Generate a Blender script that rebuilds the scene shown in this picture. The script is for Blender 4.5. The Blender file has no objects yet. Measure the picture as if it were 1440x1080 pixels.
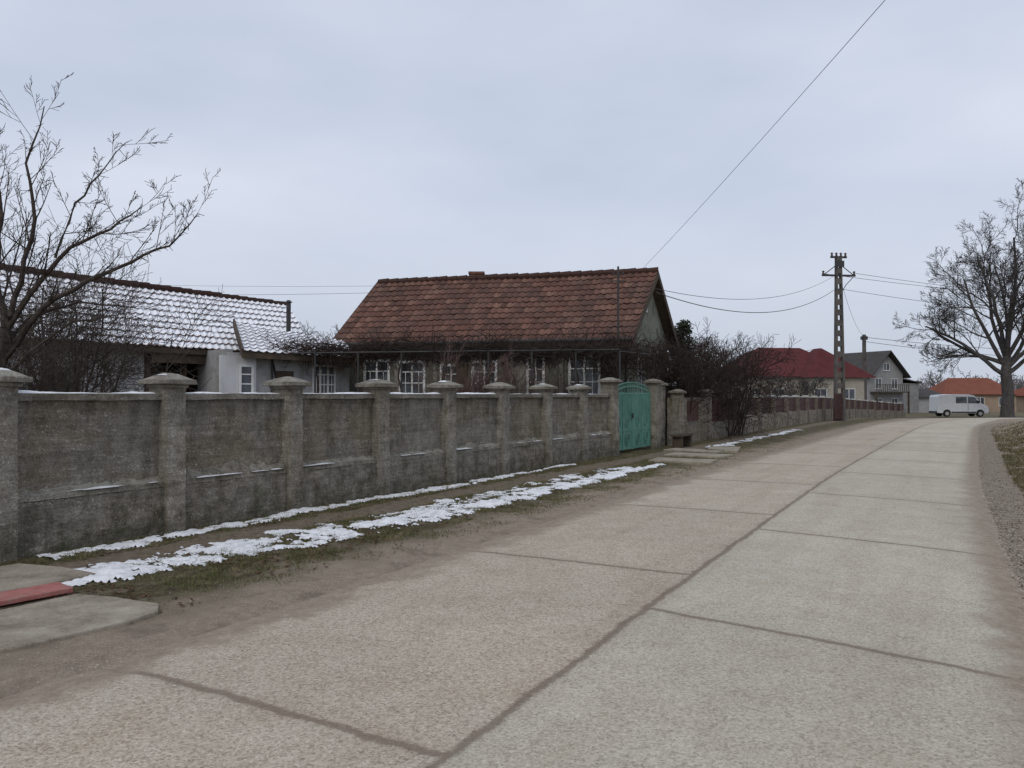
import bpy, math, random
import numpy as np
from mathutils import Vector, Matrix, noise as mnoise
R = random.Random(7)
scene = bpy.context.scene

# ---------------------------------------------------------------- helpers
class N:
    def __init__(s, name, rough=0.9, spec=0.3):
        s.m = bpy.data.materials.new(name); s.m.use_nodes = True
        s.nt = s.m.node_tree; s.b = s.nt.nodes['Principled BSDF']
        s.b.inputs['Roughness'].default_value = rough
        s.b.inputs['Specular IOR Level'].default_value = spec
        s.tc = s.nt.nodes.new('ShaderNodeTexCoord')
    def new(s, t): return s.nt.nodes.new(t)
    def put(s, inp, v):
        if isinstance(v, bpy.types.NodeSocket): s.nt.links.new(v, inp)
        elif isinstance(v, (tuple, list)):
            v = tuple(v)
            if inp.type == 'RGBA' and len(v) == 3: v = v + (1,)
            inp.default_value = v
        else: inp.default_value = v
    def obj(s): return s.tc.outputs['Object']
    def uv(s): return s.tc.outputs['UV']
    def mapv(s, vec, scale=(1,1,1), loc=(0,0,0)):
        n = s.new('ShaderNodeMapping'); s.put(n.inputs[0], vec)
        n.inputs['Scale'].default_value = scale; n.inputs['Location'].default_value = loc
        return n.outputs[0]
    def noise(s, scale, detail=4, rough=0.55, vec=None, col=False):
        n = s.new('ShaderNodeTexNoise'); s.put(n.inputs['Vector'], vec or s.obj())
        n.inputs['Scale'].default_value = scale; n.inputs['Detail'].default_value = detail
        n.inputs['Roughness'].default_value = rough
        return n.outputs[1 if col else 0]
    def voro(s, scale, vec=None, feat='F1', out='Distance'):
        n = s.new('ShaderNodeTexVoronoi'); n.feature = feat
        s.put(n.inputs['Vector'], vec or s.obj()); n.inputs['Scale'].default_value = scale
        return n.outputs[out]
    def math(s, op, a, b=0.0, c=None):
        n = s.new('ShaderNodeMath'); n.operation = op
        s.put(n.inputs[0], a); s.put(n.inputs[1], b)
        if c is not None: s.put(n.inputs[2], c)
        return n.outputs[0]
    def mr(s, v, a, b, c=0.0, d=1.0, smooth=True):
        n = s.new('ShaderNodeMapRange'); n.interpolation_type = 'SMOOTHSTEP' if smooth else 'LINEAR'
        s.put(n.inputs[0], v)
        for i, q in enumerate((a, b, c, d)): s.put(n.inputs[i+1], q)
        return n.outputs[0]
    def mix(s, f, a, b, mode='MIX'):
        n = s.new('ShaderNodeMix'); n.data_type = 'RGBA'; n.blend_type = mode
        s.put(n.inputs[0], f); s.put(n.inputs[6], a); s.put(n.inputs[7], b)
        return n.outputs[2]
    def ramp(s, f, stops):
        n = s.new('ShaderNodeValToRGB'); s.put(n.inputs[0], f); cr = n.color_ramp
        while len(cr.elements) < len(stops): cr.elements.new(0.5)
        for e, (p, c) in zip(cr.elements, stops):
            e.position = p; e.color = (c[0], c[1], c[2], 1) if isinstance(c, tuple) else (c, c, c, 1)
        return n.outputs[0]
    def attr(s, name):
        n = s.new('ShaderNodeAttribute'); n.attribute_name = name; return n.outputs['Fac']
    def sep(s, v):
        n = s.new('ShaderNodeSeparateXYZ'); s.put(n.inputs[0], v); return n.outputs
    def comb(s, x, y, z=0.0):
        n = s.new('ShaderNodeCombineXYZ'); s.put(n.inputs[0], x); s.put(n.inputs[1], y); s.put(n.inputs[2], z); return n.outputs[0]
    def geo(s, o):
        n = s.new('ShaderNodeNewGeometry'); return n.outputs[o]
    def bump(s, h, strength=0.5, dist=0.02):
        n = s.new('ShaderNodeBump'); n.inputs['Strength'].default_value = strength
        n.inputs['Distance'].default_value = dist; s.put(n.inputs['Height'], h)
        s.nt.links.new(n.outputs[0], s.b.inputs['Normal'])
    def col(s, c): s.put(s.b.inputs['Base Color'], c); return s

def simple(name, c1, c2, scale=3, rough=0.85, bump=0.3, bscale=30, spec=0.3, dist=0.01, metal=0):
    n = N(name, rough, spec)
    f = n.noise(scale, 5, 0.65)
    n.col(n.ramp(f, [(0.3, c1), (0.7, c2)]))
    if bump: n.bump(n.noise(bscale, 3), bump, dist)
    n.b.inputs['Metallic'].default_value = metal
    return n.m

class MB:
    def __init__(s): s.v = []; s.f = []; s.uv = []
    def box(s, x0, x1, y0, y1, z0, z1, M=None, jit=0.0):
        b = len(s.v)
        for x, y, z in ((x0,y0,z0),(x1,y0,z0),(x1,y1,z0),(x0,y1,z0),(x0,y0,z1),(x1,y0,z1),(x1,y1,z1),(x0,y1,z1)):
            p = Vector((x, y, z))
            if jit: p += Vector((R.uniform(-jit, jit), R.uniform(-jit, jit), R.uniform(-jit, jit)))
            if M is not None: p = M @ p
            s.v.append(tuple(p))
        for f in ((0,3,2,1),(4,5,6,7),(0,1,5,4),(1,2,6,5),(2,3,7,6),(3,0,4,7)):
            s.f.append(tuple(b+i for i in f))
        return s
    def poly(s, pts):
        b = len(s.v); s.v += [tuple(p) for p in pts]; s.f.append(tuple(range(b, b+len(pts)))); return s
    def prism(s, pts, off):
        b = len(s.v); n = len(pts); o = Vector(off)
        s.v += [tuple(p) for p in pts] + [tuple(Vector(p)+o) for p in pts]
        s.f.append(tuple(range(b, b+n))[::-1]); s.f.append(tuple(range(b+n, b+2*n)))
        for i in range(n):
            j = (i+1) % n; s.f.append((b+i, b+j, b+n+j, b+n+i))
        return s
    def frustum(s, cx, cy, z0, z1, w0, d0, w1, d1):
        b = len(s.v)
        for z, w, d in ((z0, w0, d0), (z1, w1, d1)):
            s.v += [(cx-w/2, cy-d/2, z), (cx+w/2, cy-d/2, z), (cx+w/2, cy+d/2, z), (cx-w/2, cy+d/2, z)]
        for f in ((0,3,2,1),(4,5,6,7),(0,1,5,4),(1,2,6,5),(2,3,7,6),(3,0,4,7)):
            s.f.append(tuple(b+i for i in f))
        return s
    def tube(s, pts, rad, n=4):
        b = len(s.v); k = len(pts)
        for i, p in enumerate(pts):
            p = Vector(p)
            a = Vector(pts[max(i-1, 0)]); c = Vector(pts[min(i+1, k-1)])
            d = (c-a)
            if d.length < 1e-9: d = Vector((0,0,1))
            d.normalize()
            u = d.cross(Vector((0, 0, 1)) if abs(d.z) < 0.9 else Vector((1, 0, 0))); u.normalize(); w = d.cross(u)
            r = rad[i] if isinstance(rad, (list, tuple)) else rad
            for j in range(n):
                t = 2*math.pi*j/n
                s.v.append(tuple(p + u*(r*math.cos(t)) + w*(r*math.sin(t))))
        for i in range(k-1):
            for j in range(n):
                j2 = (j+1) % n
                s.f.append((b+i*n+j, b+i*n+j2, b+(i+1)*n+j2, b+(i+1)*n+j))
        s.f.append(tuple(b+j for j in range(n))[::-1]); s.f.append(tuple(b+(k-1)*n+j for j in range(n)))
        return s
    def obj(s, name, mat, parent=None, bevel=0, smooth=False, subdiv=0, M=None):
        me = bpy.data.meshes.new(name); me.from_pydata(s.v, [], s.f); me.update()
        if s.uv:
            l = me.uv_layers.new(name='UVMap')
            vi = np.empty(len(me.loops), dtype=np.int32); me.loops.foreach_get('vertex_index', vi)
            l.data.foreach_set('uv', np.array(s.uv, dtype=np.float32)[vi].ravel())
        o = bpy.data.objects.new(name, me); scene.collection.objects.link(o)
        if mat: me.materials.append(mat)
        if parent: o.parent = parent
        if M is not None: o.matrix_local = M
        if smooth: me.polygons.foreach_set('use_smooth', [True]*len(me.polygons))
        if bevel:
            m = o.modifiers.new('b', 'BEVEL'); m.width = bevel; m.segments = 2; m.limit_method = 'ANGLE'
        return o

def empty(name, loc=(0,0,0), rz=0):
    e = bpy.data.objects.new(name, None); scene.collection.objects.link(e)
    e.location = loc; e.rotation_euler = (0, 0, rz); return e

# ---------------------------------------------------------------- road path
CP = [(-14.9,-22,2.42),(-8.9,-11.5,2.42),(-.27,3.56,2.42),(1.24,6.3,2.42),(6.38,15.4,2.42),(11,23.1,2.42),(15.9,31.2,2.42),(22.0,41.0,2.45),
      (28.3,49.8,3.0),(35.5,59,3.8),(46,67.5,4.0),(60,74,3.8),(91,80,3.6),(140,83,3.6),(260,86,3.6)]
def catmull(P, step=0.5):
    out = []
    P = [np.array(p, float) for p in P]
    P = [2*P[0]-P[1]] + P + [2*P[-1]-P[-2]]
    for i in range(1, len(P)-2):
        p0, p1, p2, p3 = P[i-1:i+3]
        n = max(2, int(np.linalg.norm((p2-p1)[:2])/step))
        for k in range(n):
            t = k/n
            out.append(0.5*((2*p1)+(-p0+p2)*t+(2*p0-5*p1+4*p2-p3)*t*t+(-p0+3*p1-3*p2+p3)*t**3))
    out.append(P[-2]); return np.array(out)
C = catmull(CP, 0.6)
Cd = np.gradient(C[:, :2], axis=0); Cd /= np.linalg.norm(Cd, axis=1)[:, None]
Cn = np.stack([Cd[:, 1], -Cd[:, 0]], 1)
Cs = np.concatenate([[0], np.cumsum(np.linalg.norm(np.diff(C[:, :2], axis=0), axis=1))])

def lateral(X, Y):
    X = np.asarray(X, float).ravel(); Y = np.asarray(Y, float).ravel()
    lat = np.empty(len(X)); hw = np.empty(len(X)); sv = np.empty(len(X))
    for a in range(0, len(X), 8000):
        x = X[a:a+8000, None]-C[None, :, 0]; y = Y[a:a+8000, None]-C[None, :, 1]
        d2 = x*x+y*y; i = d2.argmin(1); r = np.arange(len(i))
        dx = x[r, i]; dy = y[r, i]
        l = dx*Cn[i, 0]+dy*Cn[i, 1]; d = np.sqrt(d2[r, i])
        lat[a:a+8000] = np.where(l < 0, -1, 1)*np.maximum(np.abs(l), np.where(d > 6, d, 0)); hw[a:a+8000] = C[i, 2]
        sv[a:a+8000] = Cs[i]+dx*Cd[i, 0]+dy*Cd[i, 1]
    return lat, hw, sv
def basez(Y):
    t = np.clip(np.asarray(Y, float)-40, 0, 40); return -0.0005*t*t
def sst(x, a, b):
    t = np.clip((x-a)/(b-a), 0, 1); return t*t*(3-2*t)
WX, WY, DX, DY = -5.04, 7.6, 0.511, 0.859
WA = math.atan2(DY, DX)
def walld(X, Y): return (X-WX)*DY-(Y-WY)*DX
def lump(X, Y):
    return (np.sin(X*2.3+1.1*np.sin(Y*1.7))*np.sin(Y*2.9+X*.7)+0.6*np.sin(X*5.1+Y*3.3)*np.sin(Y*4.7-X*2.1+1))*0.014
def gz(X, Y):
    X = np.asarray(X, float); Y = np.asarray(Y, float); sh = X.shape
    lat, hw, _ = lateral(X, Y); lat = lat.reshape(sh); hw = hw.reshape(sh)
    z = basez(Y)
    out = np.abs(lat)-hw
    z = z-0.07*(1-sst(out, -0.1, 0.45))
    z = z+lump(X, Y)*sst(out, 0.4, 1.1)
    re = lat-hw
    bank = (0.75*sst(re, 0.75, 3.4))*(1-sst(Y, 36, 47))
    bank = bank+lump(X*1.3, Y*1.3)*2.5*sst(re, .9, 1.6)
    return z+bank

# ---------------------------------------------------------------- ground
def axis(lo, a, b, hi, step):
    m = list(np.arange(a, b, step)); q = step
    x = m[-1]; r = []
    while x < hi: q *= 1.12; x += q; r.append(x)
    x = a; l = []; q = step
    while x > lo: q *= 1.12; x -= q; l.append(x)
    return np.array(l[::-1]+m+r)
xs = axis(-700, -9, 14, 900, 0.16); ys = axis(-120, 1.5, 26, 1200, 0.16)
GX, GY = np.meshgrid(xs, ys)
GZ = gz(GX, GY)
me = bpy.data.meshes.new('ground')
nx, ny = len(xs), len(ys)
V = np.stack([GX, GY, GZ], -1).reshape(-1, 3)
I = np.arange(nx*ny).reshape(ny, nx)
F = np.stack([I[:-1, :-1], I[:-1, 1:], I[1:, 1:], I[1:, :-1]], -1).reshape(-1, 4)
me.from_pydata(V.tolist(), [], F.tolist()); me.update()
lat, hw, _ = lateral(GX, GY)
for nm, arr in (('le', -lat-hw), ('re', lat-hw), ('wd', walld(GX, GY).ravel())):
    a = me.attributes.new(nm, 'FLOAT', 'POINT'); a.data.foreach_set('value', arr.astype(np.float32))
me.polygons.foreach_set('use_smooth', [True]*len(me.polygons))
ground = bpy.data.objects.new('ground', me); scene.collection.objects.link(ground)
DIRT = [(0.3, (.17,.135,.098)), (0.5, (.28,.23,.172)), (0.7, (.40,.345,.275))]
n = N('ground_soil', 0.95, 0.15)
le, re_, wd = n.attr('le'), n.attr('re'), n.attr('wd')
nb = n.noise(1.1, 4); nf = n.noise(9, 5, 0.75); nff = n.noise(60, 3, 0.75)
wob = n.math('MULTIPLY_ADD', nb, 1.6, -0.8)
wob2 = n.math('MULTIPLY_ADD', nf, 0.8, -0.4)
wobs = n.math('ADD', wob, wob2)
dirt = n.ramp(n.math('ADD', n.math('MULTIPLY', nf, .5), n.math('MULTIPLY', nff, .5)), DIRT)
grassc = n.ramp(nf, [(0.3, (.045,.035,.022)), (0.44, (.10,.08,.05)), (0.56, (.13,.122,.062)), (0.72, (.22,.185,.12))])
grassc = n.mix(n.mr(nff, .35, .65), n.mix(1.0, grassc, (.5,.45,.4), 'MULTIPLY'), grassc)
field = n.ramp(n.noise(0.15, 5), [(0.35, (.12,.105,.06)), (0.6, (.17,.145,.09))])
g = n.mix(n.mr(le, 5, 12), grassc, field)
f_d = n.mr(n.math('ADD', le, n.math('MULTIPLY', wobs, .9)), 1.35, 0.5)
g = n.mix(f_d, g, dirt)
pw = n.math('ADD', wd, n.math('MULTIPLY', wobs, .3))
path = n.math('MULTIPLY', n.mr(pw, .45, .62), n.mr(pw, 1.35, 1.12))
pc = n.ramp(nf, [(0.3, (.12,.095,.07)), (0.7, (.26,.215,.165))])
g = n.mix(n.math('MULTIPLY', path, .85), g, pc)
bare = n.mr(n.noise(2.3, 3, .6, n.mapv(n.obj(), (1,1,1), (7,3,0))), .52, .62)
g = n.mix(n.math('MULTIPLY', bare, .6), g, pc)
vg = n.voro(50, out='Color'); vd = n.voro(50)
grav = n.mix(n.mr(vd, .25, .65), n.mix(n.sep(vg)[0], (.21,.17,.13), (.56,.49,.40)), (.12,.095,.07))
grav = n.mix(n.mr(nf, .42, .6), grav, dirt)
f_g = n.math('MULTIPLY', n.mr(re_, -0.3, -0.1), n.mr(n.math('ADD', re_, n.math('MULTIPLY', wobs, .4)), 1.05, .7))
g = n.mix(f_g, g, grav)
n.col(g)
n.bump(n.math('ADD', nf, n.math('MULTIPLY', nff, .5)), 0.8, 0.035)
me.materials.append(n.m)

# ---------------------------------------------------------------- road
mb = MB(); LT = [-1.0, -.97, -.85, -.65, -.4, -.2, 0, .2, .4, .65, .85, .97, 1.0]; K = len(LT)+2
for i in range(len(C)):
    for k in range(K):
        hwid = C[i, 2]
        if k in (0, K-1): l = (hwid+.35)*(-1 if k == 0 else 1); dz = -.065
        else:
            t = LT[k-1]; l = t*hwid; dz = .012-0.022*abs(t)**6
        x, y = C[i, :2]+Cn[i]*l
        mb.v.append((x, y, float(basez(y))+dz)); mb.uv.append((l, Cs[i]))
for i in range(len(C)-1):
    for k in range(K-1):
        a = i*K+k; mb.f.append((a, a+1, a+K+1, a+K))
def sval(x, y):
    return float(lateral([x], [y])[2][0])
sR = sval(1.19, 5.84); sL = sval(-.36, 3.53)
n = N('road_concrete', 0.88, 0.2)
u, v, _w = n.sep(n.uv())
right = n.mr(u, 0.0, 0.001, smooth=False)
nb = n.noise(0.35, 3); nm = n.noise(2.2, 5, .7); nf = n.noise(42, 4, .8)
vc = n.sep(n.voro(85, out='Color'))[0]
agg = n.math('ADD', n.math('MULTIPLY', nf, .65), n.math('MULTIPLY', vc, .35))
cl = n.ramp(agg, [(0.25, (.22,.182,.138)), (0.42, (.40,.345,.27)), (0.6, (.50,.44,.355)), (0.8, (.66,.60,.51))])
cr = n.ramp(agg, [(0.25, (.28,.25,.20)), (0.42, (.435,.395,.32)), (0.6, (.53,.485,.40)), (0.8, (.66,.62,.53))])
c = n.mix(right, cl, cr)
c = n.mix(n.mr(nm, .35, .68, 0, .45), c, n.mix(1.0, c, (.78,.74,.68), 'MULTIPLY'))
c = n.mix(n.mr(nb, .4, .62, 0, .5), c, n.mix(1.0, c, (1.15,1.14,1.13), 'MULTIPLY'))
wear = n.noise(1.2, 4, .6, n.mapv(n.uv(), (1.6, .12, 1)))
c = n.mix(n.mr(wear, .45, .68, 0, .4), c, n.mix(1.0, c, (.8,.77,.72), 'MULTIPLY'))
pores = n.mr(n.voro(17), 0.09, 0.04)
c = n.mix(n.math('MULTIPLY', pores, .55), c, (.10,.085,.065))
vl = n.math('DIVIDE', n.math('SUBTRACT', v, sL), 4.0)
vr = n.math('DIVIDE', n.math('SUBTRACT', n.math('ADD', v, n.math('MULTIPLY', u, .15)), sR), 4.0)
vs = n.math('ADD', n.math('MULTIPLY', right, vr), n.math('MULTIPLY', n.math('SUBTRACT', 1, right), vl))
wn = n.new('ShaderNodeTexWhiteNoise'); n.put(wn.inputs['Vector'], n.comb(n.math('FLOOR', vs), right))
c = n.mix(n.math('MULTIPLY', wn.outputs[0], .28), c, n.mix(1.0, c, (.72,.69,.64), 'MULTIPLY'))
jn = n.math('MULTIPLY_ADD', nm, 0.12, -0.06)
dl = n.math('ABSOLUTE', n.math('ADD', u, jn))
fr = n.math('FRACT', n.math('ADD', vs, 0.5))
dt = n.math('ABSOLUTE', n.math('ADD', n.math('MULTIPLY', n.math('SUBTRACT', fr, .5), 4.0), n.math('MULTIPLY', jn, .9)))
dl2 = n.math('ADD', dl, n.math('MULTIPLY_ADD', nf, .05, -.025))
dt2 = n.math('ADD', dt, n.math('MULTIPLY_ADD', nf, .04, -.02))
near_j = n.math('MAXIMUM', n.math('MULTIPLY', n.mr(dl2, .045, .01), .75), n.math('MULTIPLY', n.mr(dt2, .045, .012), .72))
c = n.mix(n.math('MULTIPLY', n.mr(n.math('MINIMUM', dl, dt), .22, .0), .16), c, (.23,.185,.135))
c = n.mix(near_j, c, (.16,.122,.085))
ed = n.math('ADD', n.math('ABSOLUTE', u), n.math('MULTIPLY', n.math('MULTIPLY_ADD', nm, 1.1, -.55), n.mr(u, -.1, .1, 1.0, .35)))
ed = n.math('ADD', ed, n.mr(u, -.1, .1, 0.0, -.06))
nf9 = n.noise(9, 4, .75)
c = n.mix(n.mr(ed, 2.05, 2.42), c, n.ramp(n.math('ADD', n.math('MULTIPLY', nf9, .5), n.math('MULTIPLY', nf, .5)), DIRT))
n.col(c)
n.bump(n.math('SUBTRACT', n.math('MULTIPLY', nf, .6), n.math('MULTIPLY', near_j, 1.2)), 0.5, 0.010)
mb.obj('road', n.m, smooth=True)

# ---------------------------------------------------------------- shared materials
def concrete(name, tone=1.0, damp=True, brown=0.0, lichen=.5, stk=.45):
    n = N(name, 0.95, 0.12)
    o = n.obj(); x, y, z = n.sep(o)
    big = n.noise(0.8, 4, .65); mid = n.noise(4.5, 5, .75); fine = n.noise(42, 3, .8)
    streak = n.noise(3.0, 4, .65, n.mapv(o, (2.4, 4, .55)))
    horiz = n.noise(2.0, 4, .7, n.mapv(o, (.45, 1, 8)))
    t = tone
    f = n.math('ADD', n.math('MULTIPLY', mid, .55), n.math('MULTIPLY', fine, .45))
    c = n.ramp(f, [(0.30, (.06*t, .054*t, .044*t)), (0.45, (.15*t, .138*t, .115*t)), (0.58, (.235*t, .22*t, .19*t)), (0.72, (.40*t, .378*t, .335*t))])
    if brown:
        c = n.mix(n.math('MULTIPLY', n.mr(big, .42, .60), brown), c, n.mix(1.0, c, (.95, .80, .62), 'MULTIPLY'))
    c = n.mix(n.mr(streak, .47, .66, 0, stk), c, n.mix(1.0, c, (.42, .40, .35), 'MULTIPLY'))
    c = n.mix(n.mr(horiz, .52, .36, 0, .35), c, n.mix(1.0, c, (.55, .53, .48), 'MULTIPLY'))
    sp = n.math('MULTIPLY', n.mr(fine, .55, .64), n.mr(n.math('ADD', horiz, n.math('MULTIPLY_ADD', mid, .6, -.3)), .48, .60))
    c = n.mix(n.math('MULTIPLY', sp, lichen+.2), c, (.50, .48, .42))
    dr = n.math('MULTIPLY', n.mr(n.math('ADD', z, n.math('MULTIPLY_ADD', streak, 1.0, -.5)), 1.3, 1.62), n.mr(big, .38, .6, .15, .7))
    c = n.mix(n.math('MULTIPLY', dr, .5), c, (.05, .044, .036))
    if damp:
        low = n.mr(n.math('ADD', z, n.math('MULTIPLY_ADD', mid, .8, -.4)), .5, .0)
        c = n.mix(n.math('MULTIPLY', low, .6), c, n.mix(1.0, c, (.38, .38, .31), 'MULTIPLY'))
        m6 = n.noise(2.6, 4, .75, n.mapv(o, (1, 1, 1.8)))
        moss = n.math('MULTIPLY', n.mr(m6, .55, .64), n.mr(z, .9, .4))
        c = n.mix(n.math('MULTIPLY', moss, .5), c, (.062, .072, .035))
        pale = n.math('MULTIPLY', n.mr(m6, .45, .36), n.mr(z, .05, .3))
        c = n.mix(n.math('MULTIPLY', pale, .35), c, (.32, .305, .26))
    spots = n.math('MULTIPLY', n.mr(n.voro(19), .17, .09), n.mr(big, .48, .60))
    c = n.mix(n.math('MULTIPLY', spots, lichen), c, (.55, .54, .48))
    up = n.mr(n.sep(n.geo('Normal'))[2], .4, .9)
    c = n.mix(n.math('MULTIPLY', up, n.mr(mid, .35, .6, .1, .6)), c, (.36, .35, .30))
    n.col(c)
    n.bump(n.math('ADD', n.math('MULTIPLY', mid, .9), n.math('ADD', n.math('MULTIPLY', fine, .45), n.math('MULTIPLY', horiz, .5))), 1.0, 0.045)
    return n.m
M_conc = concrete('wall_concrete', 1.15, True, .3)
M_conc2 = concrete('pillar_concrete', 1.4, True, .25, .7, .4)
M_panel = concrete('panel_concrete', 1.2, False, .55, .5, .4)
n = N('snow_mat', 0.6, 0.3); n.col(n.ramp(n.noise(8, 5, .7), [(0.3, (.52,.52,.53)), (0.55, (.83,.84,.86))]))
n.bump(n.noise(35, 4, .7), .7, .02); M_snow = n.m
M_dark = simple('dark_metal', (.03,.03,.035), (.06,.055,.05), 8, .6)
M_rust = simple('rusty_metal', (.05,.026,.02), (.10,.05,.038), 6, .7)
M_white = simple('white_paint', (.60,.60,.59), (.80,.80,.79), 6, .6, .2)
n = N('window_glass', 0.12, 0.6); n.col(n.ramp(n.noise(1.2, 2), [(0.4, (.03,.037,.045)), (0.65, (.14,.16,.18))])); M_glass = n.m
M_wood = simple('old_wood', (.04,.03,.022), (.11,.08,.055), 6, .85)
n = N('bark', .95, .1); n.col(n.ramp(n.noise(14, 4, .7), [(0.3, (.03,.024,.021)), (0.7, (.10,.082,.07))])); n.bump(n.noise(40, 3), .5, .01); M_bark = n.m
n = N('bark_grey', .95, .1); n.col(n.ramp(n.noise(4, 4, .7), [(0.3, (.040,.037,.036)), (0.7, (.11,.101,.095))])); M_bark2 = n.m
n = N('vine_bark', .95, .1); n.col(n.ramp(n.noise(10, 4, .7), [(0.3, (.022,.017,.015)), (0.7, (.07,.052,.045))])); M_vine = n.m

# ---------------------------------------------------------------- concrete wall
def snowstrip(mb, x0, x1, yc, z, w, hmax, thr=0.45, seed=0, cell=0.04):
    nx = int((x1-x0)/cell); ny = max(3, int(w/cell*1.5)); H = {}
    ids = {}
    for i in range(nx+1):
        for j in range(ny+1):
            x = x0+(x1-x0)*i/nx; t = -1+2*j/ny; y = yc+t*w/2
            q = mnoise.fractal(Vector((x*1.3+seed*7, y*3, seed)), .8, 2.0, 4)*.5+.5
            q2 = mnoise.noise(Vector((x*9, y*9, seed+3)))
            e = 1-abs(t)**3; ee = min(1, (x-x0)/.05, (x1-x)/.05)
            H[i, j] = (x, y, ((q-thr)*2.2+.25)*e*ee*hmax+q2*.006*e-.004*(1-e*ee))
    for i in range(nx):
        for j in range(ny):
            q = [(i, j), (i+1, j), (i+1, j+1), (i, j+1)]
            if max(H[k][2] for k in q) > 0.001:
                for k in q:
                    if k not in ids:
                        ids[k] = len(mb.v); x, y, h = H[k]; mb.v.append((x, y, z+max(h, -.003)))
                mb.f.append(tuple(ids[k] for k in q))

wall = empty('concrete_wall', (WX, WY, 0), WA)
plinth, cop, pill, caps, snw = MB(), MB(), MB(), MB(), MB()
panels = MB()
def rough_box(mb, x0, x1, y0, y1, z0, z1, st=0.12, amp=.012, seed=0, topslope=0, taper=0):
    nx = max(2, int((x1-x0)/st)); nz = max(2, int((z1-z0)/st)); b = len(mb.v)
    prof = [(y0+taper*k/nz, z0+(z1-z0)*k/nz) for k in range(nz+1)]+[((y0+taper+y1)/2, z1+topslope), (y1, z1+topslope), (y1, z0)]
    m = len(prof)
    for i in range(nx+1):
        x = x0+(x1-x0)*i/nx
        for (y, z) in prof:
            d = mnoise.noise_vector(Vector((x*2.1+seed, y*4, z*3.1)))*amp+mnoise.noise_vector(Vector((x*9+seed, y*9, z*9)))*amp*.5
            k = 0 if i in (0, nx) else 1
            mb.v.append((x+d.x*k*.3, y+d.y, z+d.z))
    for i in range(nx):
        for k in range(m-1):
            a = b+i*m+k; mb.f.append((a, a+m, a+m+1, a+1))
    for i in (0, nx):
        r = tuple(b+i*m+k for k in range(m)); mb.f.append(r if i == 0 else r[::-1])
SP = 1.91
for k in range(-7, 9):
    s = SP*k
    if k < 8:
        rough_box(plinth, s+.0, s+SP, -.02, .30, -.15, .57+R.uniform(-.02, .02), .08, .016, k*3.3, .03, .03)
        rough_box(panels, s+.12, s+SP-.12, .115, .25, .55, 1.60, .1, .010, k*5.1)
        nn = 26; b = len(plinth.v); hk = R.uniform(.05, .11)
        for i in range(nn+1):
            x = s+.13+(SP-.26)*i/nn; q = abs(mnoise.fractal(Vector((x*2.3, k, 3)), .8, 2.1, 4)); q2 = mnoise.noise(Vector((x*7, k, 9)))
            h = .04+hk*.6+q*hk*1.5+q2*.015; d = .0+.02*q2
            plinth.v += [(x, .0+d, .56), (x, .03+d, .585+h*.35), (x, .085, .58+h*.8), (x, .125, .58+h)]
        for i in range(nn):
            for j in range(3):
                a = b+i*4+j; plinth.f.append((a, a+4, a+5, a+1))
        rough_box(cop, s+.10, s+SP-.10, .05, .29, 1.59, 1.66, .08, .009, k*2.2, .012)
        snowstrip(snw, s+.16, s+SP-.16, .17, 1.668, .2, .022, .33+.2*(k > 4), k)
        snowstrip(snw, s+.2, s+SP-.2, .05, .625, .12, .022, .62 if k != 1 else .5, k+40)
    big = (k == 8)
    ph = 1.98 if big else 1.77
    w = .36 if big else .25
    rough_box(pill, s-w/2, s+w/2, -.06, .30 if not big else .34, -.15, ph, .06, .013, k*1.7+9, 0, .02)
    zc = ph
    caps.frustum(s, .13, zc-.04, zc+.005, w+.03, .40, w+.07, .43)
    caps.frustum(s, .13, zc+.005, zc+.065, w+.20, .54, w+.19, .53)
    caps.frustum(s, .13, zc+.065, zc+.115, w+.15, .48, w*.75, .28)
    caps.frustum(s, .13, zc+.115, zc+.14, w*.7, .26, w*.3, .10)
    if k % 3 != 2: snowstrip(snw, s-.12, s+.13, .13, zc+.118, .22, .025, .35, k+80)
def jitter(mb, a, f=9):
    mb.v = [tuple(Vector(p)+mnoise.noise_vector(Vector(p)*f)*a) for p in mb.v]
jitter(caps, .012)
plinth.obj('plinth', M_conc, wall); panels.obj('panels', M_panel, wall)
cop.obj('coping', M_conc2, wall); pill.obj('pillars', M_conc2, wall)
caps.obj('pillar_caps', M_conc2, wall, bevel=.01); snw.obj('coping_snow', M_snow, wall, smooth=True)

# gate
gate = empty('green_metal_gate', (WX, WY, 0), WA)
n = N('green_paint', .6, .3)
gcol = n.ramp(n.noise(3, 5, .7), [(0.3, (.075,.185,.145)), (0.7, (.12,.28,.22))])
gcol = n.mix(n.mr(n.noise(7, 5, .8), .57, .67, 0, .8), gcol, (.09,.055,.035))
n.col(gcol); n.bump(n.noise(20, 3), .2, .01); M_green = n.m
gp, gf = MB(), MB()
g0, g1 = 8*SP+.2, 8*SP+3.05
mid = (g0+g1)/2; AH = .17
for a, b in ((g0, mid-.01), (mid+.01, g1)):
    gp.box(a+.02, b-.02, .15, .165, .12, 1.68)
    for z in (.1, .62, .98, 1.66): gf.box(a, b, .135, .175, z, z+.05)
    for x in (a, (a+b)/2-.02, b-.045): gf.box(x, x+.045, .13, .18, .08, 1.73)
    for q in range(9):
        x = a+.1+(b-a-.2)*q/8
        gf.tube([(x, .128, 1.0), (x, .128, 1.66)], .008, 4)
    for cx in (a+(b-a)*.27, a+(b-a)*.73):
        for cz, rr in ((.37, .17), (.84, .11), (.37, .09)):
            gf.tube([(cx+rr*math.cos(t*math.pi/8), .126, cz+rr*math.sin(t*math.pi/8)) for t in range(17)], .012, 4)
for rr in (0, .12):
    arc = []
    for t in range(17):
        q = t/16; x = g0+(g1-g0)*q; arc.append((x, .15, 1.72+rr+AH*math.sin(math.pi*q)))
    gf.tube(arc, .016, 6)
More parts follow.
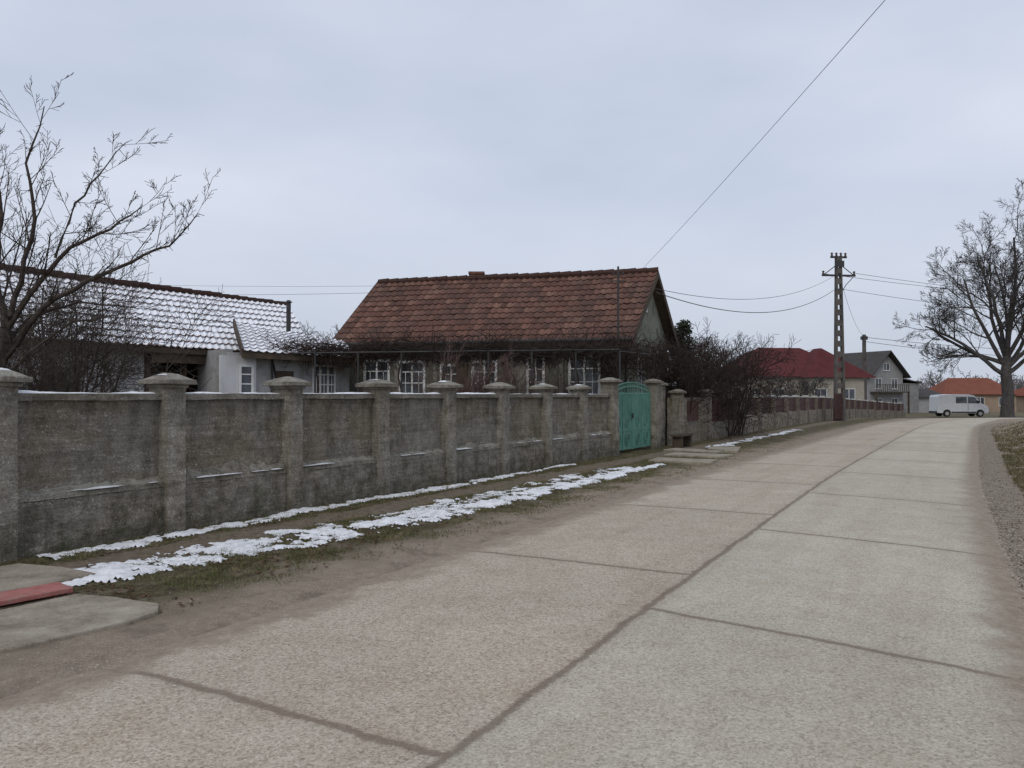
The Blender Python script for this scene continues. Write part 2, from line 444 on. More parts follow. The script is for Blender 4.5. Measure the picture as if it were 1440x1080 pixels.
for t in range(1, 24):
    q = t/24; x = g0+(g1-g0)*q; gf.tube([(x, .15, 1.7), (x, .15, 1.84+AH*math.sin(math.pi*q))], .009, 4)
for t in range(2, 15):
    q = t/16; x = g0+(g1-g0)*q; z = 1.78+AH*math.sin(math.pi*q)
    gf.tube([(x+.05*math.cos(a*math.pi/5), .15, z+.05*math.sin(a*math.pi/5)) for a in range(11)], .007, 4)
gp.obj('sheet', M_green, gate); gf.obj('frame', M_green, gate)
hh = MB(); hh.box(mid-.09, mid-.03, .09, .15, .98, 1.12).tube([(mid-.06, .1, 1.1), (mid-.18, .08, 1.1)], .012, 6); hh.obj('handle', M_dark, gate)

w2 = empty('concrete_wall', (WX, WY, 0), WA)
pb, cb, wb, bb = MB(), MB(), MB(), MB()
def pil(s, w, h, y0=-.04, y1=.32, cap=.16):
    rough_box(pb, s-w/2, s+w/2, y0, y1, -.2, h, .1, .008, s)
    yc = (y0+y1)/2; d = y1-y0
    cb.frustum(s, yc, h, h+.07, w+cap, d+cap, w+cap-.02, d+cap-.02); cb.frustum(s, yc, h+.07, h+.14, w+.1, d+.1, w*.3, d*.3)
pil(18.6, .38, 2.0); pil(19.95, .42, 1.95, .3, .7)
wb.box(18.75, 19.8, .42, .54, -.2, 1.75)
pil(20.9, .26, 1.7)
rough_box(wb, 20.1, 23.9, .04, .22, -.2, 1.55, .2, .01, 4)
pil(24.1, .28, 1.72)
rough_box(wb, 24.3, 28.3, .04, .22, -.2, .62, .2, .01, 5)
pil(28.5, .28, 1.72)
for q in range(26):
    x = 24.35+q*.152; bb.box(x, x+.12, .1, .125, .62, 1.5+.03*R.random())
for q in range(8): bb.box(21.6+q*.15, 21.72+q*.15, .0, .03, .75, 1.45)
pb.obj('pillars', M_conc2, w2); cb.obj('caps', M_conc2, w2, bevel=.01); wb.obj('panels', M_panel, w2); bb.obj('boards', M_rust, w2)

fence = empty('metal_fence_on_stone_wall')
FP = catmull([(9.6,32.2,0),(14.6,40.6,0),(20.3,50.2,0),(26.1,60,0),(32.2,69.3,0),(40.3,80,0),(43,84,0)], .5)
fs = np.concatenate([[0], np.cumsum(np.linalg.norm(np.diff(FP[:, :2], axis=0), axis=1))])
def fpos(s): return Vector((float(np.interp(s, fs, FP[:, 0])), float(np.interp(s, fs, FP[:, 1])), 0))
n = N('stone_masonry', .95, .1)
cellv = n.sep(n.voro(5.5, out='Color'))[0]; edge = n.voro(5.5, feat='DISTANCE_TO_EDGE')
n.col(n.mix(n.mr(edge, .06, .02), n.mix(cellv, (.14,.12,.09), (.34,.29,.23)), (.22,.20,.17))); n.bump(n.mr(edge, 0, .1), .8, .03); M_stone = n.m
M_cap = simple('fence_cap', (.32,.31,.29), (.50,.49,.47), 4)
M_fr = simple('fence_brown', (.045,.02,.019), (.085,.036,.033), 3, .6, .1)
M_fpil = simple('fence_pillar', (.09,.072,.06), (.19,.155,.13), 5)
sb, sl, fp, fc = MB(), MB(), MB(), MB()
s = .3
while s < fs[-1]-3:
    a, b = fpos(s), fpos(s+3.05); d = (b-a); L = d.length; ang = math.atan2(d.y, d.x)
    z0 = float(basez((a.y+b.y)/2))
    Mx = Matrix.Translation((a.x, a.y, z0)) @ Matrix.Rotation(ang, 4, 'Z')
    sb.box(0, L, -.02, .28, -.4, .72, Mx)
    fp.box(-.16, .16, -.05, .31, -.4, 1.52, Mx); fc.box(-.22, .22, -.11, .37, 1.52, 1.58, Mx); fc.box(-.14, .14, -.03, .29, 1.58, 1.64, Mx)
    for q in range(20): x = .2+(L-.4)*q/19; sl.box(x-.055, x+.055, .11, .13, .76, 1.5, Mx)
    for z in (.85, 1.36): sl.box(.16, L-.16, .13, .17, z, z+.04, Mx)
    s += 3.05
sb.obj('stone_base', M_stone, fence); sl.obj('slats', M_fr, fence); fp.obj('pillars', M_fpil, fence); fc.obj('caps', M_cap, fence)
mg = empty('metal_gate', (20.75, 49.3, 0), WA-.25)
q = MB(); q.box(0, 1.0, 0, .03, .08, 1.7)
for k in range(9): q.box(.03+k*.11, .08+k*.11, -.02, 0, .1, 1.68)
q.box(-.06, 0, -.02, .05, 0, 1.75).box(1.0, 1.06, -.02, .05, 0, 1.75); q.obj('leaf', M_fr, mg)

# ---------------------------------------------------------------- tile roofs
def tile_roof(name, EL, ER, RR, RL, mat, parent, tw=.235, rh=.34, sag=0.0, per=6, amp=.022, lip=.03, jit=.006):
    EL, ER, RR, RL = map(Vector, (EL, ER, RR, RL))
    W = ((ER-EL).length+(RR-RL).length)/2; H = ((RL-EL).length+(RR-ER).length)/2
    nc = int(W/tw); nr = max(2, int(H/rh)); nrm = (ER-EL).cross(RL-EL).normalized()
    if nrm.z < 0: nrm = -nrm
    m = MB(); cols = nc*per+1
    for r in range(nr):
        joff = [R.uniform(-jit, jit)+(R.random() < .04)*.02 for _ in range(nc+1)]
        for e in (0, 1):
            t = (r+e*1.0)/nr
            for c in range(cols):
                u = c/(cols-1); a = EL.lerp(ER, u); b = RL.lerp(RR, u); p = a.lerp(b, t)
                fx = (c % per)/per
                prof = amp*(math.cos(2*math.pi*fx)+.35*math.cos(4*math.pi*fx+.5))
                h = prof+lip*(1-e)+joff[min(c//per, nc)]*(1-e)
                dn = sag*(math.sin(u*9+r*.2)*.4+math.sin(u*3.1)*.6)*(0.4+.6*t)
                p = p+nrm*h+Vector((0, 0, -dn))
                if e == 0: p = p-(b-a).normalized()*(.025+joff[min(c//per, nc)])
                m.v.append(tuple(p)); m.uv.append((c/per+.0001, r+e*.999))
    for r in range(nr):
        b0 = 2*r*cols
        for c in range(cols-1):
            a = b0+c; m.f.append((a, a+1, a+cols+1, a+cols))
            if r:
                p = b0-cols+c; m.f.append((p, p+1, a+1, a))
    return m.obj(name, mat, parent)
def tile_mat(name, snow=0.0, dark=1.0):
    n = N(name, .9, .12); uv = n.uv(); u, v, _ = n.sep(uv)
    wn = n.new('ShaderNodeTexWhiteNoise'); n.put(wn.inputs['Vector'], n.comb(n.math('FLOOR', u), n.math('FLOOR', v)))
    r = wn.outputs[0]; k = dark
    c = n.ramp(r, [(0.0, (.095*k,.053*k,.042*k)), (0.4, (.14*k,.072*k,.055*k)), (0.8, (.18*k,.092*k,.07*k)), (1.0, (.24*k,.135*k,.10*k))])
    lich = n.mr(n.noise(.7, 5, .75), .42, .66)
    c = n.mix(n.math('MULTIPLY', lich, .5), c, (.10,.074,.062))
    c = n.mix(n.mr(n.noise(14, 4, .7), .5, .75, 0, .5), c, (.06,.046,.04))
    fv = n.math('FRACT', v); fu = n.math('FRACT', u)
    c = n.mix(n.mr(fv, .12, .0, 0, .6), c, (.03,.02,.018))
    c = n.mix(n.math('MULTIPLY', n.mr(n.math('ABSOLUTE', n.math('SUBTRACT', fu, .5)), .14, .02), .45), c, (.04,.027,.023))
    if snow > 0:
        sn = n.noise(.9, 4, .6); s2 = n.noise(7, 4, .7)
        cover = n.math('ADD', n.mr(fv, .12, .36), n.math('MULTIPLY_ADD', sn, 1.1, -.55))
        cover = n.math('ADD', cover, n.math('MULTIPLY_ADD', s2, 1.1, -.55))
        cover = n.math('ADD', cover, n.math('MULTIPLY_ADD', r, .25, snow-1.0))
        c = n.mix(n.mr(cover, .35, .5), c, (.84,.85,.88))
    n.col(c); n.bump(n.noise(30, 3), .4, .01); return n.m
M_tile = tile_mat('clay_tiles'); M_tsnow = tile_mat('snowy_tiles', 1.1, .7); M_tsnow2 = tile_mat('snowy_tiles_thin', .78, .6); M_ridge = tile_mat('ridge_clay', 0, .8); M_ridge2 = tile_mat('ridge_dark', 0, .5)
def ridgecap(parent, A, B, mat, r=.12, step=.38):
    A, B = Vector(A), Vector(B); k = int((B-A).length/step); m = MB()
    for i in range(k):
        a = A.lerp(B, i/k); b = A.lerp(B, (i+1.06)/k); j = Vector((0, 0, R.uniform(-.012, .012)))
        m.tube([a+j, b+j], [r*.85, r*1.1], 8)
    m.obj('ridge_tiles', mat, parent)

def window(parent, O, d, w, h, fmat=M_white, cols=2, rows=3, proud=.04, sill=True, fr=.06):
    d = Vector(d).normalized(); ang = math.atan2(d.y, d.x)
    M = Matrix.Translation(Vector(O)) @ Matrix.Rotation(ang, 4, 'Z')
    f, g = MB(), MB()
    g.box(-w/2+.02, w/2-.02, -.008, .03, .02, h-.02, M)
    y0, y1 = -proud, -.010
    f.box(-w/2, -w/2+fr, y0, y1, 0, h, M).box(w/2-fr, w/2, y0, y1, 0, h, M)
    f.box(-w/2+fr, w/2-fr, y0, y1, 0, fr, M).box(-w/2+fr, w/2-fr, y0, y1, h-fr, h, M)
    for c in range(1, cols):
        x = -w/2+w*c/cols; f.box(x-.03, x+.03, y0+.003, y1, fr, h-fr, M)
    for r in range(1, rows):
        z = h*r/rows if rows != 3 else h*(.36, .68)[r-1]
        for c in range(cols):
            xa = -w/2+w*c/cols+.03; xb = -w/2+w*(c+1)/cols-.03
            f.box(xa, xb, y0+.008, y1, z-.018, z+.018, M)
            if w > .7 and rows == 3:
                xm = (xa+xb)/2; za, zb = (fr if r == 1 else h*.36), h*(.36, .68)[r-1]
                f.box(xm-.012, xm+.012, y0+.012, y1, za+.018, zb-.018, M)
    if sill: f.box(-w/2-.06, w/2+.06, -.1, 0, -.05, -.003, M)
    g.obj('window_glass', M_glass, parent); f.obj('window_frame', fmat, parent)
    return M

def plaster(name, c, dirt=(.12,.11,.09), amt=.5, sc=1.5):
    n = N(name, .95, .1); o = n.obj()
    st = n.noise(2, 4, .65, n.mapv(o, (2, 2, .4))); f = n.noise(25, 3)
    b = n.noise(sc, 5, .7)
    cc = n.mix(n.mr(b, .4, .7, 0, amt), c, dirt); cc = n.mix(n.mr(st, .5, .75, 0, amt*.8), cc, dirt)
    n.col(cc); n.bump(f, .4, .01); return n.m

# ---------------------------------------------------------------- main house
house = empty('tile_roofed_house')
FL, FR, BR, BL = Vector((-6.35,26.7,3.4)), Vector((3.75,23.9,3.4)), Vector((6.65,30.4,3.4)), Vector((-3.9,33.0,3.4))
RLp, RRp = Vector((-5.15,29.6,6.0)), Vector((5.17,27.2,6.02))
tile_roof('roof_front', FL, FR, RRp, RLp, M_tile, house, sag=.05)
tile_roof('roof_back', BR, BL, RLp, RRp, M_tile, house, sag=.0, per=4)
ridgecap(house, RLp, RRp+Vector((0,0,.03)), M_ridge, .12)
def bil(u, v, z): p = (FL.lerp(FR, u)).lerp(BL.lerp(BR, u), v); return Vector((p.x, p.y, z))
M_hwall = plaster('house_plaster', (.17,.168,.14), (.07,.065,.053), .8)
M_gable = plaster('gable_plaster', (.24,.25,.20), (.10,.095,.072), .8)
a, b, c_, d_ = bil(.03, .08, 0), bil(.965, .08, 0), bil(.965, .92, 0), bil(.03, .92, 0)
hw = MB(); zt = 3.5
up = Vector((0, 0, zt))
hw.poly([a, b, b+up, a+up]).poly([c_, d_, d_+up, c_+up])
hw.obj('walls', M_hwall, house)
gb = MB()
def gpt(u, v):
    z = 3.4+(6.0-3.4)*(v/.5 if v < .5 else (1-v)/.5)-.1; return bil(u, v, z)
gb.poly([bil(.965,.08,0), bil(.965,.92,0), gpt(.965,.92), gpt(.965,.5), gpt(.965,.08)])
gb.poly([bil(.03,.92,0), bil(.03,.08,0), gpt(.03,.08), gpt(.03,.5), gpt(.03,.92)])
gb.obj('gable_walls', M_gable, house)
bbm = MB()
for uu in (1.0, 0.0):
    E, Rg, Bk = (FR, RRp, BR) if uu else (FL, RLp, BL)
    along = (FR-FL).normalized()*(.03 if uu else -.03)
    for P, Q in ((E, Rg), (Bk, Rg)):
        bbm.prism([P+Vector((0,0,.03)), Q+Vector((0,0,.05)), Q+Vector((0,0,-.24)), P+Vector((0,0,-.24))], along)
bbm.prism([FL+Vector((0,0,-.03)), FR+Vector((0,0,-.03)), FR+Vector((0,0,-.15)), FL+Vector((0,0,-.15))], (0, .03, 0))
bbm.poly([FL+Vector((0,0,-.1)), FR+Vector((0,0,-.1)), bil(1,.1,3.32), bil(0,.1,3.32)])
bbm.poly([bil(.965,0,3.25), bil(1,0,3.25), bil(1,.5,5.8), bil(.965,.5,5.8)])
bbm.poly([bil(.965,1,3.25), bil(1,1,3.25), bil(1,.5,5.8), bil(.965,.5,5.8)])
bbm.obj('fascia', M_wood, house)
gut = MB(); gut.tube([FL+Vector((0,-.07,-.02)), FR+Vector((0,-.07,-.02))], .06, 8)
gut.tube([FR+Vector((-.1,-.05,-.05)), FR+Vector((-.15,.35,-.35)), FR+Vector((-.15,.35,-3.2))], .04, 6); gut.obj('gutter', M_dark, house)
dirw = (b-a).normalized(); Lw = (b-a).length
for uu, w, h, z0 in ((.12,1.0,1.25,1.62), (.255,.98,1.2,1.62), (.40,.8,1.1,1.6), (.52,.9,1.2,1.6), (.70,.62,1.3,1.6), (.865,1.05,1.35,1.58)):
    p = a.lerp(b, uu); p.z = z0
    window(house, p, dirw, w, h, fr=.085)
pl = MB()
Mw = Matrix.Translation(a) @ Matrix.Rotation(math.atan2(dirw.y, dirw.x), 4, 'Z')
for uu in (.0, .19, .335, .61, .78, .985): pl.box(uu*Lw, uu*Lw+.14, -.05, -.002, 0, 3.25, Mw)
pl.box(.62*Lw, .665*Lw+.1, -.02, -.003, .1, 2.6, Mw)
pl.obj('pilasters', plaster('pilaster', (.28,.275,.24), amt=.6), house)
pl = MB(); pl.box(.455*Lw-.35, .455*Lw+.05, -.06, -.02, .1, 2.7, Mw); pl.obj('door', M_wood, house)
gd = (c_-b).normalized()
p = b.lerp(c_, .42); p.z = 4.55; window(house, p, gd, .5, .3, M_white, 2, 1, sill=False, fr=.04)
p = b.lerp(c_, .32); p.z = 1.5; window(house, p, gd, 1.0, 1.4)
p = b.lerp(c_, .7); p.z = 1.5; window(house, p, gd, 1.0, 1.4)
band = MB(); Mg = Matrix.Translation(b) @ Matrix.Rotation(math.atan2(gd.y, gd.x), 4, 'Z')
band.box(.05, (c_-b).length-.05, -.05, -.002, 3.35, 3.5, Mg); band.obj('gable_band', M_gable, house)
ch = MB(); cc = RLp.lerp(RRp, .37); ch.box(cc.x-.25, cc.x+.25, cc.y-.02, cc.y+.42, 5.4, 6.18); ch.box(cc.x-.3, cc.x+.3, cc.y-.07, cc.y+.47, 6.18, 6.26)
ch.obj('chimney', simple('chimney_brick', (.12,.06,.045), (.2,.1,.07), 8), house)
an = empty('roof_antenna_mast'); q = MB()
q.tube([(3.25,23.6,0), (3.27,23.6,5.6)], .035, 6)
q.tube([(3.05,23.6,5.15), (3.5,23.6,5.15)], .02, 5).tube([(3.1,23.6,5.35), (3.45,23.6,5.35)], .02, 5)
for dx in (-.15, 0, .15): q.tube([(3.27+dx,23.6,5.35), (3.27+dx,23.6,5.45)], .03, 6)
q.obj('mast', M_dark, an)

# ---------------------------------------------------------------- whitewashed outbuilding
ob = empty('whitewashed_farm_building')
def EV(t, z=3.0): return Vector((-11.85+.511*t, 17.8+.859*t, z))
def RG(t, z=5.04): return Vector((-14.25+.511*t, 19.23+.859*t, z))
tile_roof('roof_front', EV(-12), EV(9.9), RG(11.3), RG(-12), M_tsnow, ob, sag=.07)
BK = lambda t: RG(t, 3.0)+Vector((-2.4, 1.43, 0))
tile_roof('roof_back', BK(11.3), BK(-12), RG(-12), RG(11.3), M_tsnow, ob, per=3)
ridgecap(ob, RG(-12), RG(11.3), M_ridge2, .11)
M_wash = plaster('whitewash', (.50,.50,.50), (.21,.19,.165), .7, .9)
Mo = Matrix.Translation(EV(0, 0)) @ Matrix.Rotation(WA, 4, 'Z')
wl = MB(); wl.box(-11.8, 3.9, .45, .7, 0, 3.05, Mo); wl.box(6.4, 9.7, .45, .7, 0, 3.05, Mo)
wl.box(-11.8, 9.7, 4.9, 5.1, 0, 3.0, Mo); wl.box(9.5, 9.7, .7, 4.9, 0, 3.0, Mo)
wl.obj('walls', M_wash, ob)
dk = MB(); dk.box(3.9, 9.5, 2.5, 2.6, 0, 3.4, Mo); dk.box(3.7, 3.88, .7, 2.5, 0, 3.3, Mo); dk.box(3.9, 6.4, .1, .16, 2.55, 2.95, Mo)  # dark inner walls: the open veranda's shade put into their colour
dk.box(6.42, 6.5, .7, 2.5, 0, 3.3, Mo)
for x in (3.95, 5.1, 6.25): dk.box(x, x+.12, .4, .52, 0, 2.95, Mo)
dk.box(-12, 9.8, .0, .04, 2.82, 2.97, Mo); dk.obj('veranda_timber_and_shade', M_wood, ob)
for t, w, h, z0, fm in ((1.6, .95, .9, 1.45, M_wood), (-.6, .8, .9, 1.5, M_wood), (-3, .9, 1.0, 1.4, M_wood)):
    p = Mo @ Vector((t, .45, z0)); window(ob, p, (.511, .859, 0), w, h, fm, 2, 2)
g2 = MB(); P1 = Mo @ Vector((9.7, .45, 2.9)); P2 = Mo @ Vector((11.0, 2.8, 4.85)); P3 = Mo @ Vector((9.7, 5.2, 2.9)); g2.poly([P1, P2, P3]); g2.obj('gable', M_wood, ob)
A, B = Vector((-7.95,21.55,0)), Vector((-5.15,24.25,0)); dv = (B-A).normalized(); ang = math.atan2(dv.y, dv.x); Lb = (B-A).length
Mn = Matrix.Translation(A) @ Matrix.Rotation(ang, 4, 'Z')
wn_ = MB(); wn_.box(0, Lb, 0, .2, 0, 2.85, Mn); wn_.box(0, .2, .2, 2.2, 0, 2.95, Mn); wn_.box(Lb-.2, Lb, .2, 2.6, 0, 2.9, Mn); wn_.obj('wing_walls', plaster('wing_plaster', (.38,.38,.385), (.18,.165,.15), .7, 1.2), ob)
whp = MB(); whp.box(-.28, .75, -.12, -.003, 0, 2.75, Mn); whp.obj('porch_wall', plaster('wing_white', (.60,.60,.62), (.35,.33,.30), .4), ob)
window(ob, Mn @ Vector((.45, -.12, 1.65)), dv, .42, .85, M_white, 1, 3)
window(ob, Mn @ Vector((.77*Lb, 0, 1.62)), dv, .8, .95, M_white, 3, 3)
dr = MB(); dr.box(.36*Lb, .48*Lb+.1, -.04, -.002, .1, 2.35, Mn); dr.obj('door', M_wood, ob)
tile_roof('wing_roof', (-7.5,21.35,2.86), (-4.7,24.0,2.78), (-6.0,26.9,3.55), (-8.75,24.1,3.95), M_tsnow2, ob, sag=.03)
fs_ = MB(); fs_.prism([(-7.5,21.35,2.87), (-4.7,24.0,2.79), (-4.7,24.0,2.62), (-7.5,21.35,2.68)], (-.02, .02, 0))
fs_.prism([(-7.52,21.36,2.95), (-8.77,24.1,4.04), (-8.77,24.1,3.78), (-7.52,21.36,2.68)], (.05, .02, 0)); fs_.obj('wing_fascia', M_wood, ob)
pp = MB(); pp.tube([(-7.75,26.6,3.2), (-7.75,26.6,4.85)], .08, 8); pp.tube([(-7.75,26.6,4.85), (-7.75,26.6,4.93)], [.14, .05], 8); pp.obj('stove_pipe', M_dark, ob)

# ---------------------------------------------------------------- distant houses
def hip_house(name, cx, cy, rz, L, Wd, ez, rz_, rl, wallm, roofm, zb, ov=.5):
    e = empty(name, (cx, cy, zb), rz)
    m = MB(); m.box(-L/2, L/2, -Wd/2, Wd/2, -.5, ez); m.obj('walls', wallm, e)
    a, b = L/2+ov, Wd/2+ov
    r = MB(); z = ez-.1
    r.poly([(-a,-b,z),(a,-b,z),(rl/2,0,rz_),(-rl/2,0,rz_)]).poly([(a,b,z),(-a,b,z),(-rl/2,0,rz_),(rl/2,0,rz_)])
    r.poly([(a,-b,z),(a,b,z),(rl/2,0,rz_)]).poly([(-a,b,z),(-a,-b,z),(-rl/2,0,rz_)]).poly([(-a,-b,z),(-a,b,z),(a,b,z),(a,-b,z)])
    r.obj('roof', roofm, e); return e
def roofmat(name, c):
    n = N(name, .85, .15); o = n.obj(); w = n.new('ShaderNodeTexWave'); w.inputs['Scale'].default_value = 1.6; n.put(w.inputs['Vector'], n.mapv(o, (1, 1, 2.5)))
    w.bands_direction = 'Z'
    n.col(n.mix(n.mr(n.noise(1.5, 4), .35, .7, 0, .6), n.mix(n.math('MULTIPLY', w.outputs[1], .35), c, tuple(q*.6 for q in c)), tuple(q*.65 for q in c))); return n.m
M_rred = roofmat('red_metal_roof', (.115,.032,.033)); M_rora = roofmat('orange_roof', (.23,.085,.055)); M_rgr = roofmat('grey_roof', (.085,.08,.078))
M_beige = plaster('beige', (.38,.35,.29), (.22,.2,.16), .4)
rh = hip_house('red_roofed_house', 27.3, 78.5, .13, 12.6, 8.5, 3.95, 6.9, 4.5, M_beige, M_rred, -.45)
m = MB()
m.poly([(-.2,-5.4,3.75),(7.3,-5.4,3.75),(3.4,-2.2,6.75),(3.2,-2.2,6.75)]).poly([(7.3,-5.4,3.75),(7.3,0,3.9),(3.4,-1,6.75),(3.4,-2.2,6.75)]).poly([(-.2,-5.4,3.75),(3.2,-2.2,6.75),(3.2,-1,6.75),(-.2,0,3.9)]).poly([(3.2,-2.2,6.75),(3.4,-2.2,6.75),(3.4,2,6.6),(3.2,2,6.6)])
m.obj('front_hip', M_rred, rh)
m = MB(); m.box(.3, 6.2, -5.0, -4.26, -.5, 3.72); m.obj('front_wall', M_beige, rh)
for x in (-4.6, -2.2): window(rh, (x, -4.25, 1.3), (1, 0, 0), 1.2, 1.4, M_white, 2, 1)
for x in (1.7, 4.6): window(rh, (x, -5.0, 1.3), (1, 0, 0), 1.3, 1.4, M_white, 2, 1)
th = empty('two_storey_house', (49.0, 100.5, -.8), .38)
m = MB(); m.box(-2.9, 2.9, 0, 7.5, -.5, 5.2); m.poly([(-2.9,0,5.2),(2.9,0,5.2),(0,0,7.9)]).poly([(2.9,7.5,5.2),(-2.9,7.5,5.2),(0,7.5,7.9)]); m.obj('walls', plaster('grey_wall', (.32,.32,.32), (.18,.17,.15), .4), th)
m = MB()
for sx in (-1, 1): m.prism([(sx*3.5,-.8,4.65), (0,-.8,8.1), (0,8.2,8.1), (sx*3.5,8.2,4.65)], (0, 0, .12))
m.obj('roof', M_rgr, th)
m = MB(); m.box(-2.9, 2.9, -1.1, 0, 2.7, 2.85)
for q in range(16): m.box(-2.85+q*.37, -2.78+q*.37, -1.08, -1.04, 2.85, 3.7)
m.box(-2.9, 2.9, -1.1, -1.03, 3.7, 3.78); m.box(-2.9,-2.7,-1.05,-.9,-.5,2.7).box(2.7,2.9,-1.05,-.9,-.5,2.7); m.obj('balcony', M_wood, th)
for x, z in ((-1.4, 3.2), (1.4, 3.2), (-1.4, .6), (1.4, .6), (0, 5.6)): window(th, (x, 0, z), (1, 0, 0), 1.1, 1.4 if z < 5 else 1.0, M_white, 2, 1)
q = MB(); q.box(3.5, 7.5, 1.5, 6.5, -.5, 4.0); q.obj('side_wing', plaster('grey_wall2', (.28,.28,.28)), th)
q = MB(); q.prism([(3.3,1.2,4.7),(7.9,1.2,4.0),(7.9,6.8,4.0),(3.3,6.8,4.7)], (0,0,.12)); q.obj('side_roof', M_rgr, th)
oh = hip_house('orange_roofed_house', 66.5, 112, -.1, 9.6, 7, 2.6, 4.9, 5.5, plaster('cream', (.36,.27,.2), amt=.3), M_rora, -.8)
for x in (-3, 0, 3): window(oh, (x, -3.5, .9), (1, 0, 0), 1.1, 1.2, M_white, 2, 1)
oh2 = hip_house('orange_roofed_house', 80.5, 115, .2, 9, 7, 2.4, 4.2, 5, plaster('cream2', (.33,.26,.2), amt=.3), M_rora, -.8)
window(oh2, (-2.5, -3.5, .8), (1, 0, 0), 1.1, 1.2, M_white, 2, 1)
bh = hip_house('grey_outbuilding', 57.0, 108, 0.0, 5, 5, 2.2, 3.3, 3, plaster('pale', (.38,.38,.38), amt=.3), M_rgr, -.8)

# ---------------------------------------------------------------- poles and cables
M_pole = simple('pole_concrete', (.06,.055,.052), (.14,.127,.115), 2, .95)
M_ins = simple('insulator', (.06,.045,.04), (.13,.10,.09), 8, .5, 0)
def lattice_pole(x, y, rz, H, zb=0):
    e = empty('utility_pole', (x, y, zb), rz); m = MB()
    w0, w1 = .38, .18
    for sx in (-1, 1):
        m.prism([(sx*w0, -.15, -.5), (sx*(w0-.17), -.15, -.5), (sx*(w1-.09), -.10, H), (sx*w1, -.10, H)], (0, .27, 0))
    nr = 15
    for k in range(nr+1):
        z = .2+(H-.5)*k/nr; w = w0+(w1-w0)*z/H-.02; hh = .19 if k else .7
        m.box(-w, w, -.10, .09, z-hh, z+hh)
    m.obj('shaft', M_pole, e)
    a = MB(); i = MB()
    for z, L in ((H-.15, .55), (H-1.35, 1.15)):
        a.box(-L, L, -.06, .06, z, z+.12)
        for k in range(4 if L < 1 else 3):
            xx = -L+.08+(2*L-.16)*k/(3 if L < 1 else 2)
            i.tube([(xx, 0, z+.08), (xx, 0, z+.16), (xx, 0, z+.2), (xx, 0, z+.32), (xx, 0, z+.36)], [.02, .09, .05, .09, .03], 8)
    a.tube([(-1.1, 0, H-1.3), (-.15, 0, H-.6)], .03, 5); a.tube([(1.1, 0, H-1.3), (.15, 0, H-.6)], .03, 5)
    a.tube([(1.0, 0, H-1.4), (.5, .0, H-1.9), (.2, 0, H-2.4)], .025, 5)
    a.box(-.28, .28, -.2, -.11, H-.75, H-.35)
    a.obj('crossarms', M_dark, e); i.obj('insulators', M_ins, e); return e
lattice_pole(21.4, 50.2, .12, 10.75)
lattice_pole(62, 62, .3, 10.5, -.3)
lattice_pole(6.0, -12, 1.1, 9.5)
e = empty('utility_pole', (41.3, 90, -.8), 0); m = MB(); m.tube([(0,0,-.5), (0,0,9.5)], [.3, .22], 8); m.obj('shaft', M_pole, e); m = MB(); m.box(-.35, .35, -.2, .2, 8.9, 9.3); m.obj('bracket', M_dark, e)
cab = MB()
def cable(a, b, sag, r, k=28):
    a, b = Vector(a), Vector(b)
    cab.tube([a.lerp(b, i/k)-Vector((0, 0, sag*4*(i/k)*(1-i/k))) for i in range(k+1)], r, 4)
cable((3.95,24.1,5.45), (5.9,-12,9.3), .35, .0055)
hp = (4.9,26.6,5.35)
cable((21.2,50.1,9.5), hp, .9, .010); cable((21.2,50.1,8.6), (5.0,26.6,5.2), 1.1, .016)
for dx, z, s in ((-1.1,9.6,.7), (1.1,9.6,.8), (0,8.6,1.0)): cable((21.4+dx,50.2,z), (62+dx*.9,62,z-.4), s, .013)
cable((21.4,50.2,9.6), (41.3,90,8.6), .9, .012)
cable((41.3,90,8.4), (95,95,7.6), 1.2, .025); cable((41.3,90,7.9), (95,97,6.9), 1.4, .025)
cable((-40,42,8.4), (-5.3,29.7,5.6), .5, .006); cable((-40,44,9.3), (-4.0,30.5,6.0), .5, .005)
cab.obj('overhead_cables', M_dark)

# ---------------------------------------------------------------- trees
def rv(): return Vector((R.gauss(0, 1), R.gauss(0, 1), R.gauss(0, 1)))
def grow(mb, p, d, L, r, lvl, maxl, up=.08, wob=.18, kids=5, seg=5, ang=(.5, 1.0), ratio=(.5, .75), tmin=.25, rmin=.004, rk=.5):
    pts = [p.copy()]; rad = [r]; dirs = [d.copy()]
    for i in range(seg):
        d = (d+rv()*wob*.6+Vector((0, 0, up))).normalized(); p = p+d*(L/seg)
        pts.append(p.copy()); rad.append(max(rmin, r*(1-.65*(i+1)/seg))); dirs.append(d.copy())
    mb.tube(pts, rad, 7 if r > .06 else (4 if r > .012 else 3))
    if lvl < maxl:
        for k in range(kids):
            t = tmin+(1-tmin)*(k+R.random())/kids; f = t*seg; i = min(int(f), seg-1); q = pts[i].lerp(pts[i+1], f-i)
            ax = dirs[i].cross(rv()).normalized(); nd = Matrix.Rotation(R.uniform(*ang), 3, ax) @ dirs[i]
            grow(mb, q, nd, L*R.uniform(*ratio)*(1.15-.45*t), max(rmin, rad[i]*rk*R.uniform(.8, 1.15)), lvl+1, maxl, up, wob, kids, max(3, seg-1), ang, ratio, .15, rmin, rk)
